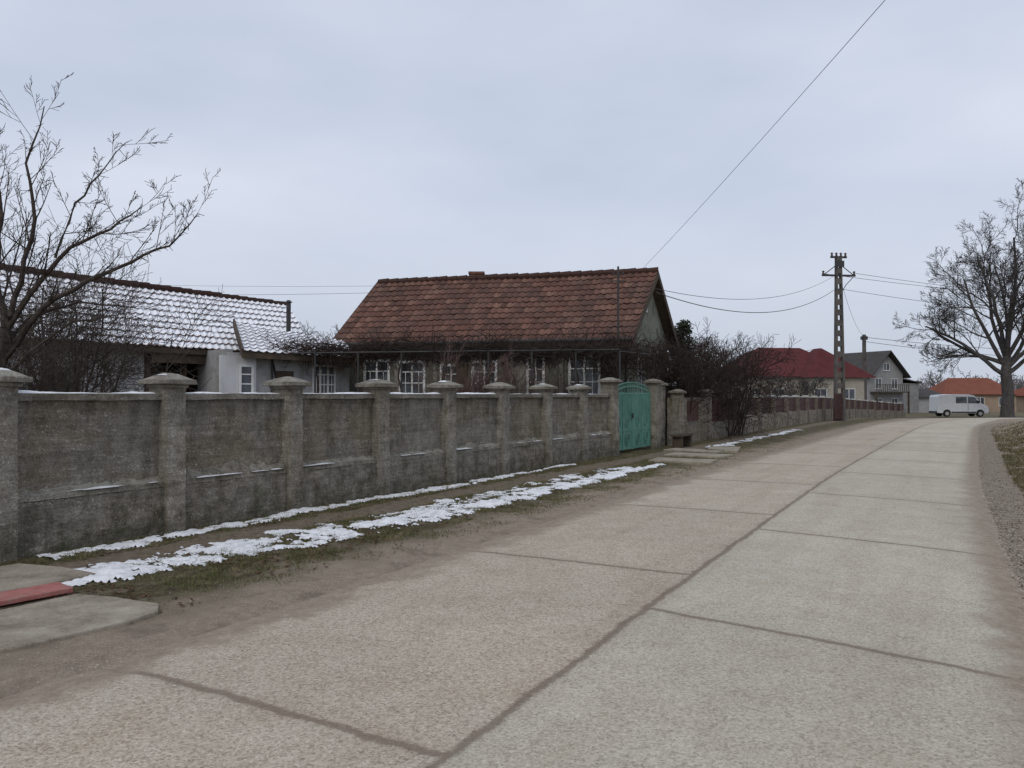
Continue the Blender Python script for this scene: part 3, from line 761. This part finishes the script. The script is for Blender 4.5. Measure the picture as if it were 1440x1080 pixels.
def limb(mb, pts, r0, r1, twigs, TL, lv=2, up=.05, kids=5, rmin=.003, spurs=0):
    pts = [Vector(p) for p in pts]; P = []
    for i in range(len(pts)-1):
        for k in range(3): P.append(pts[i].lerp(pts[i+1], k/3)+rv()*.014)
    P.append(pts[-1]); n_ = len(P); rad = [r0+(r1-r0)*i/(n_-1) for i in range(n_)]
    mb.tube(P, rad, 7 if r0 > .03 else 5)
    def at(t):
        f = t*(n_-1); i = min(int(f), n_-2); return P[i].lerp(P[i+1], f-i), (P[i+1]-P[i]).normalized(), rad[i]
    for k in range(twigs):
        q, d, rr = at(.12+.88*(k+R.random())/twigs)
        nd = (d*.6+rv()*.5+Vector((0, 0, .35))).normalized()
        grow(mb, q, nd, TL*R.uniform(.5, 1.25), max(rmin, rr*.38), 0, lv, up, .07, kids, 4, (.35, .85), (.25, .5), .2, rmin, .55)
    for k in range(spurs):
        q, d, rr = at(R.uniform(.1, 1)); nd = (d*.2+rv()*.6).normalized()
        mb.tube([q, q+nd*R.uniform(.04, .12)], [.005, .003], 3)
ft = MB(); SPU = 40
limb(ft, [(-6.95,10,0),(-6.8,10,1.0),(-6.7,10,1.8),(-6.6,10,2.5)], .12, .085, 5, .9)
limb(ft, [(-6.6,10,2.5),(-6.75,10,3.2),(-6.65,10,4.0),(-6.9,10.1,4.9)], .055, .008, 12, 1.0, spurs=SPU)
limb(ft, [(-6.6,10,2.5),(-6.35,9.9,3.1),(-6.1,9.8,3.9),(-6.2,9.8,4.6),(-6.0,9.8,5.35)], .042, .006, 13, .8, spurs=SPU)
limb(ft, [(-6.6,10,2.5),(-6.1,9.9,3.15),(-5.65,9.8,3.55),(-5.1,9.7,3.75),(-4.65,9.6,4.0)], .042, .006, 13, .7, spurs=SPU)
limb(ft, [(-6.65,10,2.1),(-6.0,9.8,2.75),(-5.3,9.6,3.1),(-4.7,9.5,3.3),(-4.25,9.5,3.5),(-3.9,9.5,3.9)], .042, .005, 14, .55, spurs=SPU*2)
limb(ft, [(-5.9,9.85,3.4),(-5.6,9.8,4.1),(-5.25,9.7,4.45),(-4.9,9.7,4.85)], .02, .004, 8, .5, spurs=SPU)
limb(ft, [(-6.6,10,2.3),(-6.4,10.2,2.7),(-5.9,10.5,2.9),(-5.2,10.6,2.85)], .03, .006, 9, .7, spurs=SPU)
limb(ft, [(-6.65,10,1.9),(-6.2,9.9,2.2),(-5.7,9.9,2.6),(-5.0,9.9,2.7)], .028, .006, 9, .6, spurs=SPU)
limb(ft, [(-6.75,10,2.0),(-7.3,9.7,2.8),(-7.6,9.6,3.8),(-7.5,9.5,4.8)], .05, .008, 10, .9, spurs=SPU)
ft.obj('bare_fruit_tree', M_bark)
for (bx_, by_, nn, Lr) in ((-7.6,13.4,11,(2.6,3.7)), (-9.3,15.4,8,(2.6,3.8)), (-6.2,11.8,7,(1.9,2.8))):
    ft = MB()
    for k in range(nn):
        a_ = R.uniform(0, 6.28); rr = R.uniform(.1, .5)
        grow(ft, Vector((bx_+.2*math.cos(a_), by_+.2*math.sin(a_), 0)), Vector((math.cos(a_)*rr, math.sin(a_)*rr, 1)).normalized(), R.uniform(*Lr), .03, 0, 3, .03, .14, 6, 6, (.5, 1.1), (.4, .6), .3, .0035)
    ft.obj('bare_shrub', M_bark)
M_twred = simple('twig_reddish', (.06,.036,.03), (.15,.10,.085), 6)
for (x, y, h, nn) in ((-1.0, 20.6, 1.75, 9), (-.2, 21.2, 1.55, 7), (1.1, 22.3, 1.2, 4), (-3.3, 21.0, 1.2, 3), (-2.1, 21.6, 1.4, 4)):
    ft = MB()
    for k in range(nn):
        a_ = R.uniform(0, 6.28); rr = R.uniform(.1, .5)
        grow(ft, Vector((x, y, 0)), Vector((math.cos(a_)*rr, math.sin(a_)*rr, 1)).normalized(), h*R.uniform(.9, 1.4), .02, 0, 3, .05, .14, 5, 5, (.3, .8), (.45, .65), .35, .0045)
    ft.obj('bare_shrub', M_twred)
ft = MB()
for k in range(46):
    x = R.uniform(5.4, 9.4); y = 25.9+(x-5.4)*1.25+R.uniform(0, 2.5); a_ = R.uniform(0, 6.28); rr = R.uniform(.1, .5)
    grow(ft, Vector((x, y, 0)), Vector((math.cos(a_)*rr, math.sin(a_)*rr, 1)).normalized(), R.uniform(2.2, 3.3), .03, 0, 3, .0, .2, 5, 5, (.5, 1.2), (.45, .7), .2, .007)
ft.obj('hedge_thicket', M_vine)
cf = empty('conifer', (7.0, 31.5, 0)); tb, fb = MB(), MB()
tb.tube([(0,0,0), (0,0,2.5), (0,0,4.6)], [.14, .09, .02], 7)
for k in range(230):
    z = .6+4.0*(k/230); L = (1.35*(1-(z-.4)/4.6)+.12)*R.uniform(.6, 1.15); a_ = R.uniform(0, 6.28); d = Vector((math.cos(a_), math.sin(a_), R.uniform(-.15, .25)))
    tb.tube([(0,0,z), tuple(Vector((0,0,z))+d*L)], [.012, .005], 3)
    for j in range(26):
        q = Vector((0,0,z))+d*L*R.uniform(.2, 1.05)+rv()*.09; w = rv().normalized()*.06; h = rv().normalized()*.045
        fb.poly([q-w, q+h, q+w, q-h])
tb.obj('branches', M_bark, cf); fb.obj('needles', simple('needles', (.015,.02,.012), (.045,.05,.03), 5), cf)
for (x, y, h, k, nm) in ((11.7, 44, 4.9, 5, 'bare_tree'), (10.2, 42, 4.4, 4, 'bare_tree'), (-9.6, 40, 5.2, 4, 'bare_tree'), (21.0, 62, 3.4, 4, 'bare_tree'), (24.5, 66.5, 3.2, 4, 'bare_tree'), (27.5, 70.5, 3.6, 4, 'bare_tree'), (33.5, 78, 3.2, 4, 'bare_tree')):
    ft = MB(); b0 = float(basez(y))
    limb(ft, [(x, y, b0-.2), (x+.1, y, b0+h*.3)], .13, .1, 2, h*.4)
    for q in range(k+2):
        a_ = q*6.28/(k+2); grow(ft, Vector((x+.1, y, b0+h*.28)), Vector((math.cos(a_)*.6, math.sin(a_)*.6, 1)).normalized(), h*.62, .06, 0, 3, .06, .16, 5, 5, (.4, .9), (.45, .65), .2, .010)
    ft.obj(nm, M_bark2)
ft = MB(); bx, by, bz = 49.3, 76.5, -.75
ft.tube([(bx,by,bz-.3), (bx,by,bz+.4), (bx+.1,by,bz+2.5), (bx-.1,by,bz+4.6), (bx+.05,by,bz+6.2)], [.80, .62, .52, .48, .36], 12)
specs = [(-1.0,.2,.75,4.2,9.0),(-.8,-.5,1.1,5.0,10),(-.35,.5,1.7,5.8,11.2),(.0,-.4,2.2,6.2,11.8),(.4,.5,1.7,5.8,11),(.8,-.3,1.2,5.0,10.5),(1.0,.3,.8,4.4,9.3),(-1,.5,.45,5.4,7.8),(.5,-.8,1.4,6.0,10),(.9,.5,.5,5.2,8.4),(-.5,-.7,1.5,6.1,10),(-.2,.1,2.0,6.0,11)]
for (dx, dy, dz, z, L) in specs:
    grow(ft, Vector((bx, by, bz+z)), Vector((dx, dy, dz)).normalized(), L, .23, 0, 4, .05, .20, 6, 7, (.4, .95), (.38, .60), .22, .0135, .5)
ft.obj('bare_tree', M_bark2)
ft = MB()
spots = [(R.uniform(62, 150), R.uniform(135, 190)) for _ in range(60)]+[(R.uniform(15, 60), R.uniform(150, 210)) for _ in range(16)]+[(-R.uniform(20, 150), R.uniform(130, 170)) for _ in range(24)]
for (x, y) in spots:
    h = R.uniform(4.0, 7.5); b0 = -.8
    ft.tube([(x, y, b0-.5), (x, y, b0+h*.5)], [.25, .15], 4)
    for q in range(6):
        a_ = R.uniform(0, 6.28); grow(ft, Vector((x, y, b0+h*R.uniform(.15, .5))), Vector((math.cos(a_), math.sin(a_), 1)).normalized(), h*.55, .1, 0, 2, .03, .2, 5, 4, (.4, 1.0), (.45, .7), .2, .045)
n = N('hazed_distant_bark', .95, .05); n.col(n.ramp(n.noise(.3, 3), [(0.3, (.17,.158,.158)), (0.7, (.24,.225,.22))])); ft.obj('distant_trees', n.m)  # bark paled to grey, distance haze put into its colour

# ---------------------------------------------------------------- grapevine pergola
pg = empty('grapevine_pergola'); fr = MB(); vn = MB()
def PGp(u, v, z):
    p = Vector((-7.0, 24.6, 0)).lerp(Vector((4.3, 23.9, 0)), u); q = Vector((-7.0, 22.4, 0)).lerp(Vector((3.1, 22.1, 0)), u); p = p.lerp(q, v); return Vector((p.x, p.y, z))
for v in (0, 1):
    fr.tube([PGp(0, v, 2.85), PGp(1, v, 2.95)], .025, 5)
for k in range(9):
    u = k/8; fr.tube([PGp(u, 0, 2.9), PGp(u, 1, 2.9)], .018, 4); fr.tube([PGp(u, 1, 0), PGp(u, 1, 2.9)], .03, 5)
for k in range(7): fr.tube([PGp(0, k/6, 2.88), PGp(1, k/6, 2.96)], .006, 3)
for k in range(1500):
    u = R.random(); v = R.random(); p = PGp(u, v, 2.96+R.gauss(0, .09)+.06*math.sin(u*23)); d = Vector((R.choice((-1, 1)), R.uniform(-.4, .4), R.uniform(-.22, .2))).normalized()
    grow(vn, p, d, R.uniform(.3, 1.0), R.uniform(.007, .018), 0, 1, -.02, .55, 4, 6, (.5, 1.4), (.3, .65), .1, .0055)
for k in range(260):
    u = R.random(); p = PGp(u, R.random(), 2.9); grow(vn, p, Vector((R.uniform(-.3, .3), 0, R.choice((-1, 1, -.8, 1)))), R.uniform(.2, .6), .006, 0, 1, -.05, .3, 3, 4, (.4, 1), (.4, .7), .2, .005)
for k in range(9):
    p = PGp(k/8, 1, 0); pts = [p+Vector((.1*math.sin(j*1.3+k), .06*math.cos(j), j*.36)) for j in range(9)]; vn.tube(pts, [.045-.003*j for j in range(9)], 6)
for k in range(420):
    p = Vector((R.uniform(2.6, 6.4), R.uniform(23.0, 25.2), 2.75+R.gauss(0, .28))); p.y += max(0, (p.x-3.6))*1.5
    grow(vn, p, rv().normalized(), R.uniform(.3, .9), .011, 0, 1, -.02, .5, 4, 5, (.5, 1.3), (.35, .7), .1, .006)
for k in range(60):
    p = Vector((R.uniform(-6.0, 3.3), 0, R.uniform(1.7, 2.6))); p.y = 26.2-(p.x+6.0)*.26
    grow(vn, p, Vector((R.uniform(-.6, .6), -.1, 1)).normalized(), R.uniform(.4, .9), .008, 0, 1, -.02, .4, 4, 5, (.5, 1.2), (.35, .7), .1, .004)
fr.obj('frame', M_dark, pg); vn.obj('vines', M_vine, pg)

# ---------------------------------------------------------------- ground details
slab = empty('concrete_slabs')
m = MB()
def slabp(pts, h=.05, z=0.0):
    m.prism([(x, y, z-.1) for x, y in pts], (0, 0, h+.1))
slabp([(-3.75,4.6),(-3.2,4.95),(-2.75,5.55),(-2.66,5.8),(-2.75,6.0),(-2.95,6.08),(-3.2,6.2),(-3.55,6.28),(-4.4,5.0)], .03)
slabp([(-3.95,6.62),(-3.75,6.95),(-4.2,7.2),(-4.7,7.35),(-6.2,5.6),(-5.4,4.9)], .045)
for (x, y, w, l, a_) in ((4.2,18.9,1.5,.9,.1), (5.0,20.6,1.6,.9,.0), (5.3,22.3,1.6,.8,-.1), (6.3,22.9,.9,1.8,.2)):
    Mx = Matrix.Translation((x, y, .02)) @ Matrix.Rotation(WA-1.57+a_, 4, 'Z'); m.box(-w/2, w/2, -l/2, l/2, -.1, .035, Mx)
n = N('slab_concrete', .92, .2); sf = n.math('ADD', n.math('MULTIPLY', n.noise(3, 5, .75), .6), n.math('MULTIPLY', n.noise(50, 4, .8), .4))
cc2 = n.ramp(sf, [(0.35, (.16,.135,.10)), (0.5, (.30,.26,.205)), (0.65, (.42,.38,.31))])
n.col(cc2); n.bump(sf, .6, .02)
m.obj('slabs', n.m, slab, bevel=.012)
rc = MB(); rc.prism([(-5.5,3.9,.02),(-3.62,6.36,.02),(-3.86,6.56,.02),(-5.75,4.1,.02)], (0, 0, .04))
n = N('red_paint_worn', .85, .2); f = n.noise(7, 5, .8)
n.col(n.mix(n.mr(n.noise(3, 5, .8), .50, .64), n.ramp(f, [(0.3, (.26,.085,.075)), (0.7, (.44,.19,.165))]), (.26,.2,.165))); n.bump(f, .4, .01)
rc.obj('red_kerb_board', n.m, bevel=.006)

sn = MB()
def wpt(s, w): return (WX+DX*s+DY*w, WY+DY*s-DX*w)
def snow_band(s0, s1, cfun, wfun, thr, hmax, cell=.025, seed=0, halfmax=.6):
    ns = int((s1-s0)/cell); nw = int(2*halfmax/cell)
    S = np.linspace(s0, s1, ns+1); Wv = np.linspace(-halfmax, halfmax, nw+1)
    SS, WW = np.meshgrid(S, Wv, indexing='ij'); CC = np.vectorize(cfun)(SS); X = WX+DX*SS+DY*(CC+WW); Y = WY+DY*SS-DX*(CC+WW)
    Z = gz(X, Y); H = np.zeros_like(X)
    for i in range(ns+1):
        hwid = wfun(S[i])
        for j in range(nw+1):
            t = (Wv[j]/hwid)**2
            if t > 5: H[i, j] = -1; continue
            x, y = X[i, j], Y[i, j]
            q = mnoise.fractal(Vector((x*2.2, y*2.2, seed)), .6, 2.1, 5); q2 = mnoise.noise(Vector((x*11, y*11, seed+5)))
            q3 = mnoise.noise(Vector((x*27, y*27, seed+9)))
            H[i, j] = (1-t)*.45+q*.7+q2*.5+q3*.4-thr
    Hh = np.where(H > 0, np.minimum(H, 1.0)**.7*hmax, -.004)
    ids = {}
    for i in range(ns):
        for j in range(nw):
            q = [(i, j), (i+1, j), (i+1, j+1), (i, j+1)]
            if sum(H[k] > 0 for k in q) >= 2:
                for k in q:
                    if k not in ids: ids[k] = len(sn.v); sn.v.append((X[k], Y[k], Z[k]+.008+Hh[k]))
                sn.f.append(tuple(ids[k] for k in q))
snow_band(.3, 12.5, lambda s: .20+.05*math.sin(s), lambda s: .15 if s < 7.5 else max(.05, .15-.03*(s-7.5)), .12, .03, seed=1, halfmax=.3)
snow_band(-.6, 13.5, lambda s: float(np.interp(s, [-1, 1, 3, 6, 13], [1.25, 1.5, 1.75, 1.95, 1.95])), lambda s: float(np.interp(s, [-1, 0, 3, 6, 10, 13.5], [.25, .34, .36, .30, .24, .12])), .17, .04, seed=2)
snow_band(-.9, 3.2, lambda s: float(np.interp(s, [-1, 3.2], [.95, 1.35])), lambda s: .28, .48, .025, seed=3, halfmax=.5)
snow_band(4, 12.5, lambda s: 1.45, lambda s: .3, .46, .025, seed=5, halfmax=.5)
snow_band(20, 34, lambda s: 1.3, lambda s: .3, .45, .03, cell=.06, seed=7)
sn.obj('snow_patches', M_snow, smooth=True)

def scatter_grass(name, pts, hr, mat, wr=.004):
    v = []; f = []
    P = np.array(pts); Z = gz(P[:, 0], P[:, 1])
    for (x, y), z in zip(P, Z):
        a = R.uniform(0, 6.28); h = R.uniform(*hr); w = wr*R.uniform(.7, 1.5)*(1+max(0, y-8)*.07); lx, ly = R.gauss(0, .9)*h, R.gauss(0, .9)*h
        b = len(v); c, s = math.cos(a)*w, math.sin(a)*w
        v += [(x-c, y-s, z-.01), (x+c, y+s, z-.01), (x+lx, y+ly, z+h)]; f.append((b, b+1, b+2))
    m = MB(); m.v = v; m.f = f; return m.obj(name, mat)
n = N('grass_blades', .9, .1)
n.col(n.ramp(n.noise(4, 4, .85), [(0.32, (.085,.068,.038)), (0.46, (.105,.115,.045)), (0.56, (.18,.155,.085)), (0.7, (.30,.24,.16))])); M_gr = n.m
pts = []
while len(pts) < 66000:
    s = R.uniform(-2, 1)+abs(R.gauss(0, 9)); w = R.uniform(.02, 3.3)
    x, y = wpt(s, w)
    if .62 < w < 1.15 and R.random() < .93: continue
    if w > 2.4 and R.random() < (w-2.4)/.8: continue
    if mnoise.noise(Vector((x*1.6, y*1.6, 4)))+mnoise.noise(Vector((x*5, y*5, 8)))*.6 < -.02+R.gauss(0, .12): continue
    if s < .2 and w > .9: continue
    pts.append((x, y))
scatter_grass('verge_grass', pts, (.010, .038), M_gr)
n = N('bank_grass_blades', .9, .1)
n.col(n.ramp(n.noise(3, 4, .85), [(0.32, (.085,.066,.04)), (0.48, (.125,.115,.055)), (0.58, (.20,.165,.10)), (0.7, (.30,.24,.165))]))
pts = []
while len(pts) < 34000:
    y = 6+abs(R.gauss(0, 14))
    if y > 45: continue
    i = int(np.argmin(abs(C[:, 1]-y))); w = C[i, 2]+.7+abs(R.gauss(0, 1.8))
    x, yy = C[i, :2]+Cn[i]*w+Cd[i]*R.uniform(-.3, .3)
    if mnoise.noise(Vector((x*1.2, yy*1.2, 4))) < -.2+R.gauss(0, .12): continue
    pts.append((x, yy))
scatter_grass('bank_grass', pts, (.03, .10), n.m, .006)
m = MB(); pp_ = []
for k in range(6000):
    s = R.uniform(-2.5, 0)+abs(R.gauss(0, 6)); w = R.choice((R.uniform(.02, .6), R.uniform(.9, 3.0), R.gauss(2.1, .35), R.gauss(2.1, .35)))
    if w < .02: continue
    if mnoise.noise(Vector((s*1.1, w*1.1, 14))) < -.1: continue
    pp_.append(wpt(s, w))
for k in range(1500):
    y = 4+abs(R.gauss(0, 10)); i = int(np.argmin(abs(C[:, 1]-y))); w = C[i, 2]+abs(R.gauss(.3, .9)); pp_.append(tuple(C[i, :2]+Cn[i]*w+Cd[i]*R.uniform(-.3, .3)))
P = np.array(pp_); Z = gz(P[:, 0], P[:, 1])
for (x, y), z in zip(P, Z):
    r = R.uniform(.008, .026); a_ = R.uniform(0, 6.28); t = Vector((x, y, z+.012)); u = Vector((math.cos(a_), math.sin(a_), R.uniform(-.4, .4)))*r; w = Vector((-math.sin(a_), math.cos(a_), R.uniform(-.4, .4)))*r*.6
    m.poly([t-u, t-w, t+u, t+w])
n = N('dead_leaf', .9, .1); n.col(n.ramp(n.noise(25, 2), [(0.35, (.035,.022,.014)), (0.65, (.16,.098,.055))])); m.obj('fallen_leaves', n.m)
m = MB(); pp_ = []
for k in range(11000):
    y = 3+abs(R.gauss(0, 7)); i = int(np.argmin(abs(C[:, 1]-y)))
    if k % 4: w = C[i, 2]+R.uniform(.1, 1.1)
    else: w = -C[i, 2]-abs(R.gauss(0, .6))
    x, yy = C[i, :2]+Cn[i]*w+Cd[i]*R.uniform(-.3, .3); pp_.append((x, yy))
P = np.array(pp_); Z = np.maximum(gz(P[:, 0], P[:, 1]), -.01)
for k, ((x, y), z) in enumerate(zip(P, Z)):
    r = R.uniform(.004, .014)*(1 if k % 4 else .6); b = len(m.v)
    for (a_, b_, c_) in [(1,0,0),(0,1,0),(-1,0,0),(0,-1,0),(0,0,.8)]: m.v.append((x+a_*r*R.uniform(.6, 1.2), y+b_*r*R.uniform(.6, 1.2), z+.002+c_*r*.7))
    for t in ((0,1,4),(1,2,4),(2,3,4),(3,0,4)): m.f.append(tuple(b+i for i in t))
n = N('pebbles', .9, .2); n.col(n.ramp(n.noise(17, 2, .8), [(0.3, (.18,.145,.11)), (0.7, (.54,.48,.40))])); m.obj('gravel_shoulder', n.m)
bn = empty('garden_bench', (5.35, 24.15, 0), WA); m = MB(); m.box(-.6, .6, -.18, .18, .36, .42).box(-.5, -.38, -.15, .15, -.05, .36).box(.38, .5, -.15, .15, -.05, .36); m.obj('seat', M_wood, bn)

# ---------------------------------------------------------------- van
van = empty('white_van', (45.7, 82.5, -.72), -.06)
prof = [(0,.42),(0.02,1.1),(.05,2.15),(.18,2.33),(1.5,2.42),(3.3,2.40),(3.85,2.28),(4.25,1.85),(4.6,1.42),(5.1,1.22),(5.3,1.0),(5.36,.6),(5.3,.35)]
arch = lambda cx: [(cx+.42*math.cos(t*math.pi/8), .36+.42*math.sin(t*math.pi/8)) for t in range(9)]
pr = prof+arch(4.45)+arch(1.0)
m = MB(); m.prism([(x, 0, z) for x, z in pr], (0, 1.95, 0))
M_vp = simple('van_paint', (.62,.63,.64), (.74,.75,.76), 2, .4, 0, spec=.5)
m.obj('body', M_vp, van, bevel=.05)
m = MB()
for ysd in (-.012, 1.95):
    m.prism([(3.2,ysd,1.45),(4.3,ysd,1.45),(4.0,ysd,2.0),(3.75,ysd,2.15),(3.2,ysd,2.15)], (0, .012, 0))
    m.prism([(1.9,ysd,1.45),(3.05,ysd,1.45),(3.05,ysd,2.15),(1.9,ysd,2.15)], (0, .012, 0))
m.prism([(3.93,.15,2.26),(4.63,.15,1.45),(4.66,.15,1.46),(3.96,.15,2.27)], (0, 1.65, 0)); m.obj('windows', M_glass, van)
m = MB()
for cx in (1.0, 4.45):
    for yy in (.02, 1.68):
        m.tube([(cx, yy, .35), (cx, yy+.24, .35)], .35, 20)
m.obj('tyres', simple('rubber', (.02,.02,.02), (.035,.035,.035)), van)
m = MB()
for cx in (1.0, 4.45): m.tube([(cx, -.0, .35), (cx, .03, .35)], .2, 14)
m.obj('hubs', M_cap, van)
m = MB(); m.box(5.25, 5.42, .1, 1.85, .35, .62).box(-.06, .03, .1, 1.85, .35, .6).box(1.45, 4.0, -.02, 0, .42, .56).box(3.16, 3.19, -.006, 0, .6, 2.2).box(4.15, 4.3, -.22, -.02, 1.5, 1.75); m.obj('bumpers', M_dark, van)
m = MB(); m.box(5.08, 5.3, .06, .4, .85, 1.1).box(5.08, 5.3, 1.55, 1.89, .85, 1.1); m.obj('headlights', M_cap, van)

# ---------------------------------------------------------------- sky, sun, camera
w = bpy.data.worlds.new('World'); scene.world = w; w.use_nodes = True; nt = w.node_tree
bg = nt.nodes['Background']; bg.inputs[1].default_value = .1
sky = nt.nodes.new('ShaderNodeTexSky'); sky.sky_type = 'NISHITA'; sky.sun_disc = False
sky.sun_elevation = math.radians(42); sky.sun_rotation = math.radians(200); sky.dust_density = 3
tc = nt.nodes.new('ShaderNodeTexCoord')
def wn_noise(scale, loc, sc, detail=4):
    mp = nt.nodes.new('ShaderNodeMapping'); nt.links.new(tc.outputs['Generated'], mp.inputs[0]); mp.inputs['Scale'].default_value = sc; mp.inputs['Location'].default_value = loc
    q = nt.nodes.new('ShaderNodeTexNoise'); q.inputs['Scale'].default_value = scale; q.inputs['Detail'].default_value = detail; q.inputs['Roughness'].default_value = .5
    nt.links.new(mp.outputs[0], q.inputs['Vector']); return q.outputs[0]
n1 = wn_noise(1.9, (3, 1, 0), (1, 1, 2.8)); rp = nt.nodes.new('ShaderNodeValToRGB'); nt.links.new(n1, rp.inputs[0])
rp.color_ramp.elements[0].position = .32; rp.color_ramp.elements[0].color = (.575, .645, .78, 1)
rp.color_ramp.elements[1].position = .68; rp.color_ramp.elements[1].color = (.74, .785, .905, 1)
sp = nt.nodes.new('ShaderNodeSeparateXYZ'); nt.links.new(tc.outputs['Generated'], sp.inputs[0])
mr = nt.nodes.new('ShaderNodeMapRange'); nt.links.new(sp.outputs[2], mr.inputs[0]); mr.inputs[1].default_value = 0; mr.inputs[2].default_value = .25; mr.inputs[3].default_value = .5; mr.inputs[4].default_value = 0
mx = nt.nodes.new('ShaderNodeMix'); mx.data_type = 'RGBA'; nt.links.new(mr.outputs[0], mx.inputs[0]); nt.links.new(rp.outputs[0], mx.inputs[6]); mx.inputs[7].default_value = (.63, .66, .74, 1)
sc = nt.nodes.new('ShaderNodeVectorMath'); sc.operation = 'SCALE'; nt.links.new(mx.outputs[2], sc.inputs[0]); sc.inputs[3].default_value = 10.0
m2 = nt.nodes.new('ShaderNodeMix'); m2.data_type = 'RGBA'; m2.inputs[0].default_value = .9
nt.links.new(sky.outputs[0], m2.inputs[6]); nt.links.new(sc.outputs[0], m2.inputs[7]); nt.links.new(m2.outputs[2], bg.inputs[0])
sun = bpy.data.lights.new('sun', 'SUN'); sun.energy = .8; sun.angle = math.radians(25); sun.color = (1, .94, .85)
so = bpy.data.objects.new('sun', sun); scene.collection.objects.link(so)
el, az = math.radians(42), math.radians(200)
dirv = Vector((math.sin(az)*math.cos(el), math.cos(az)*math.cos(el), math.sin(el)))
so.rotation_euler = dirv.to_track_quat('Z', 'Y').to_euler()
cam = bpy.data.cameras.new('camera'); cam.lens = 27; cam.sensor_width = 36; cam.clip_end = 3000; cam.clip_start = .05
co = bpy.data.objects.new('camera', cam); scene.collection.objects.link(co); co.location = (0, 0, 1.65)
co.rotation_euler = (math.radians(90.8), 0, 0); scene.camera = co
scene.view_settings.view_transform = 'Standard'; scene.view_settings.look = 'None'; scene.view_settings.exposure = 0
print('faces', sum(len(o.data.polygons) for o in scene.objects if o.type == 'MESH'))
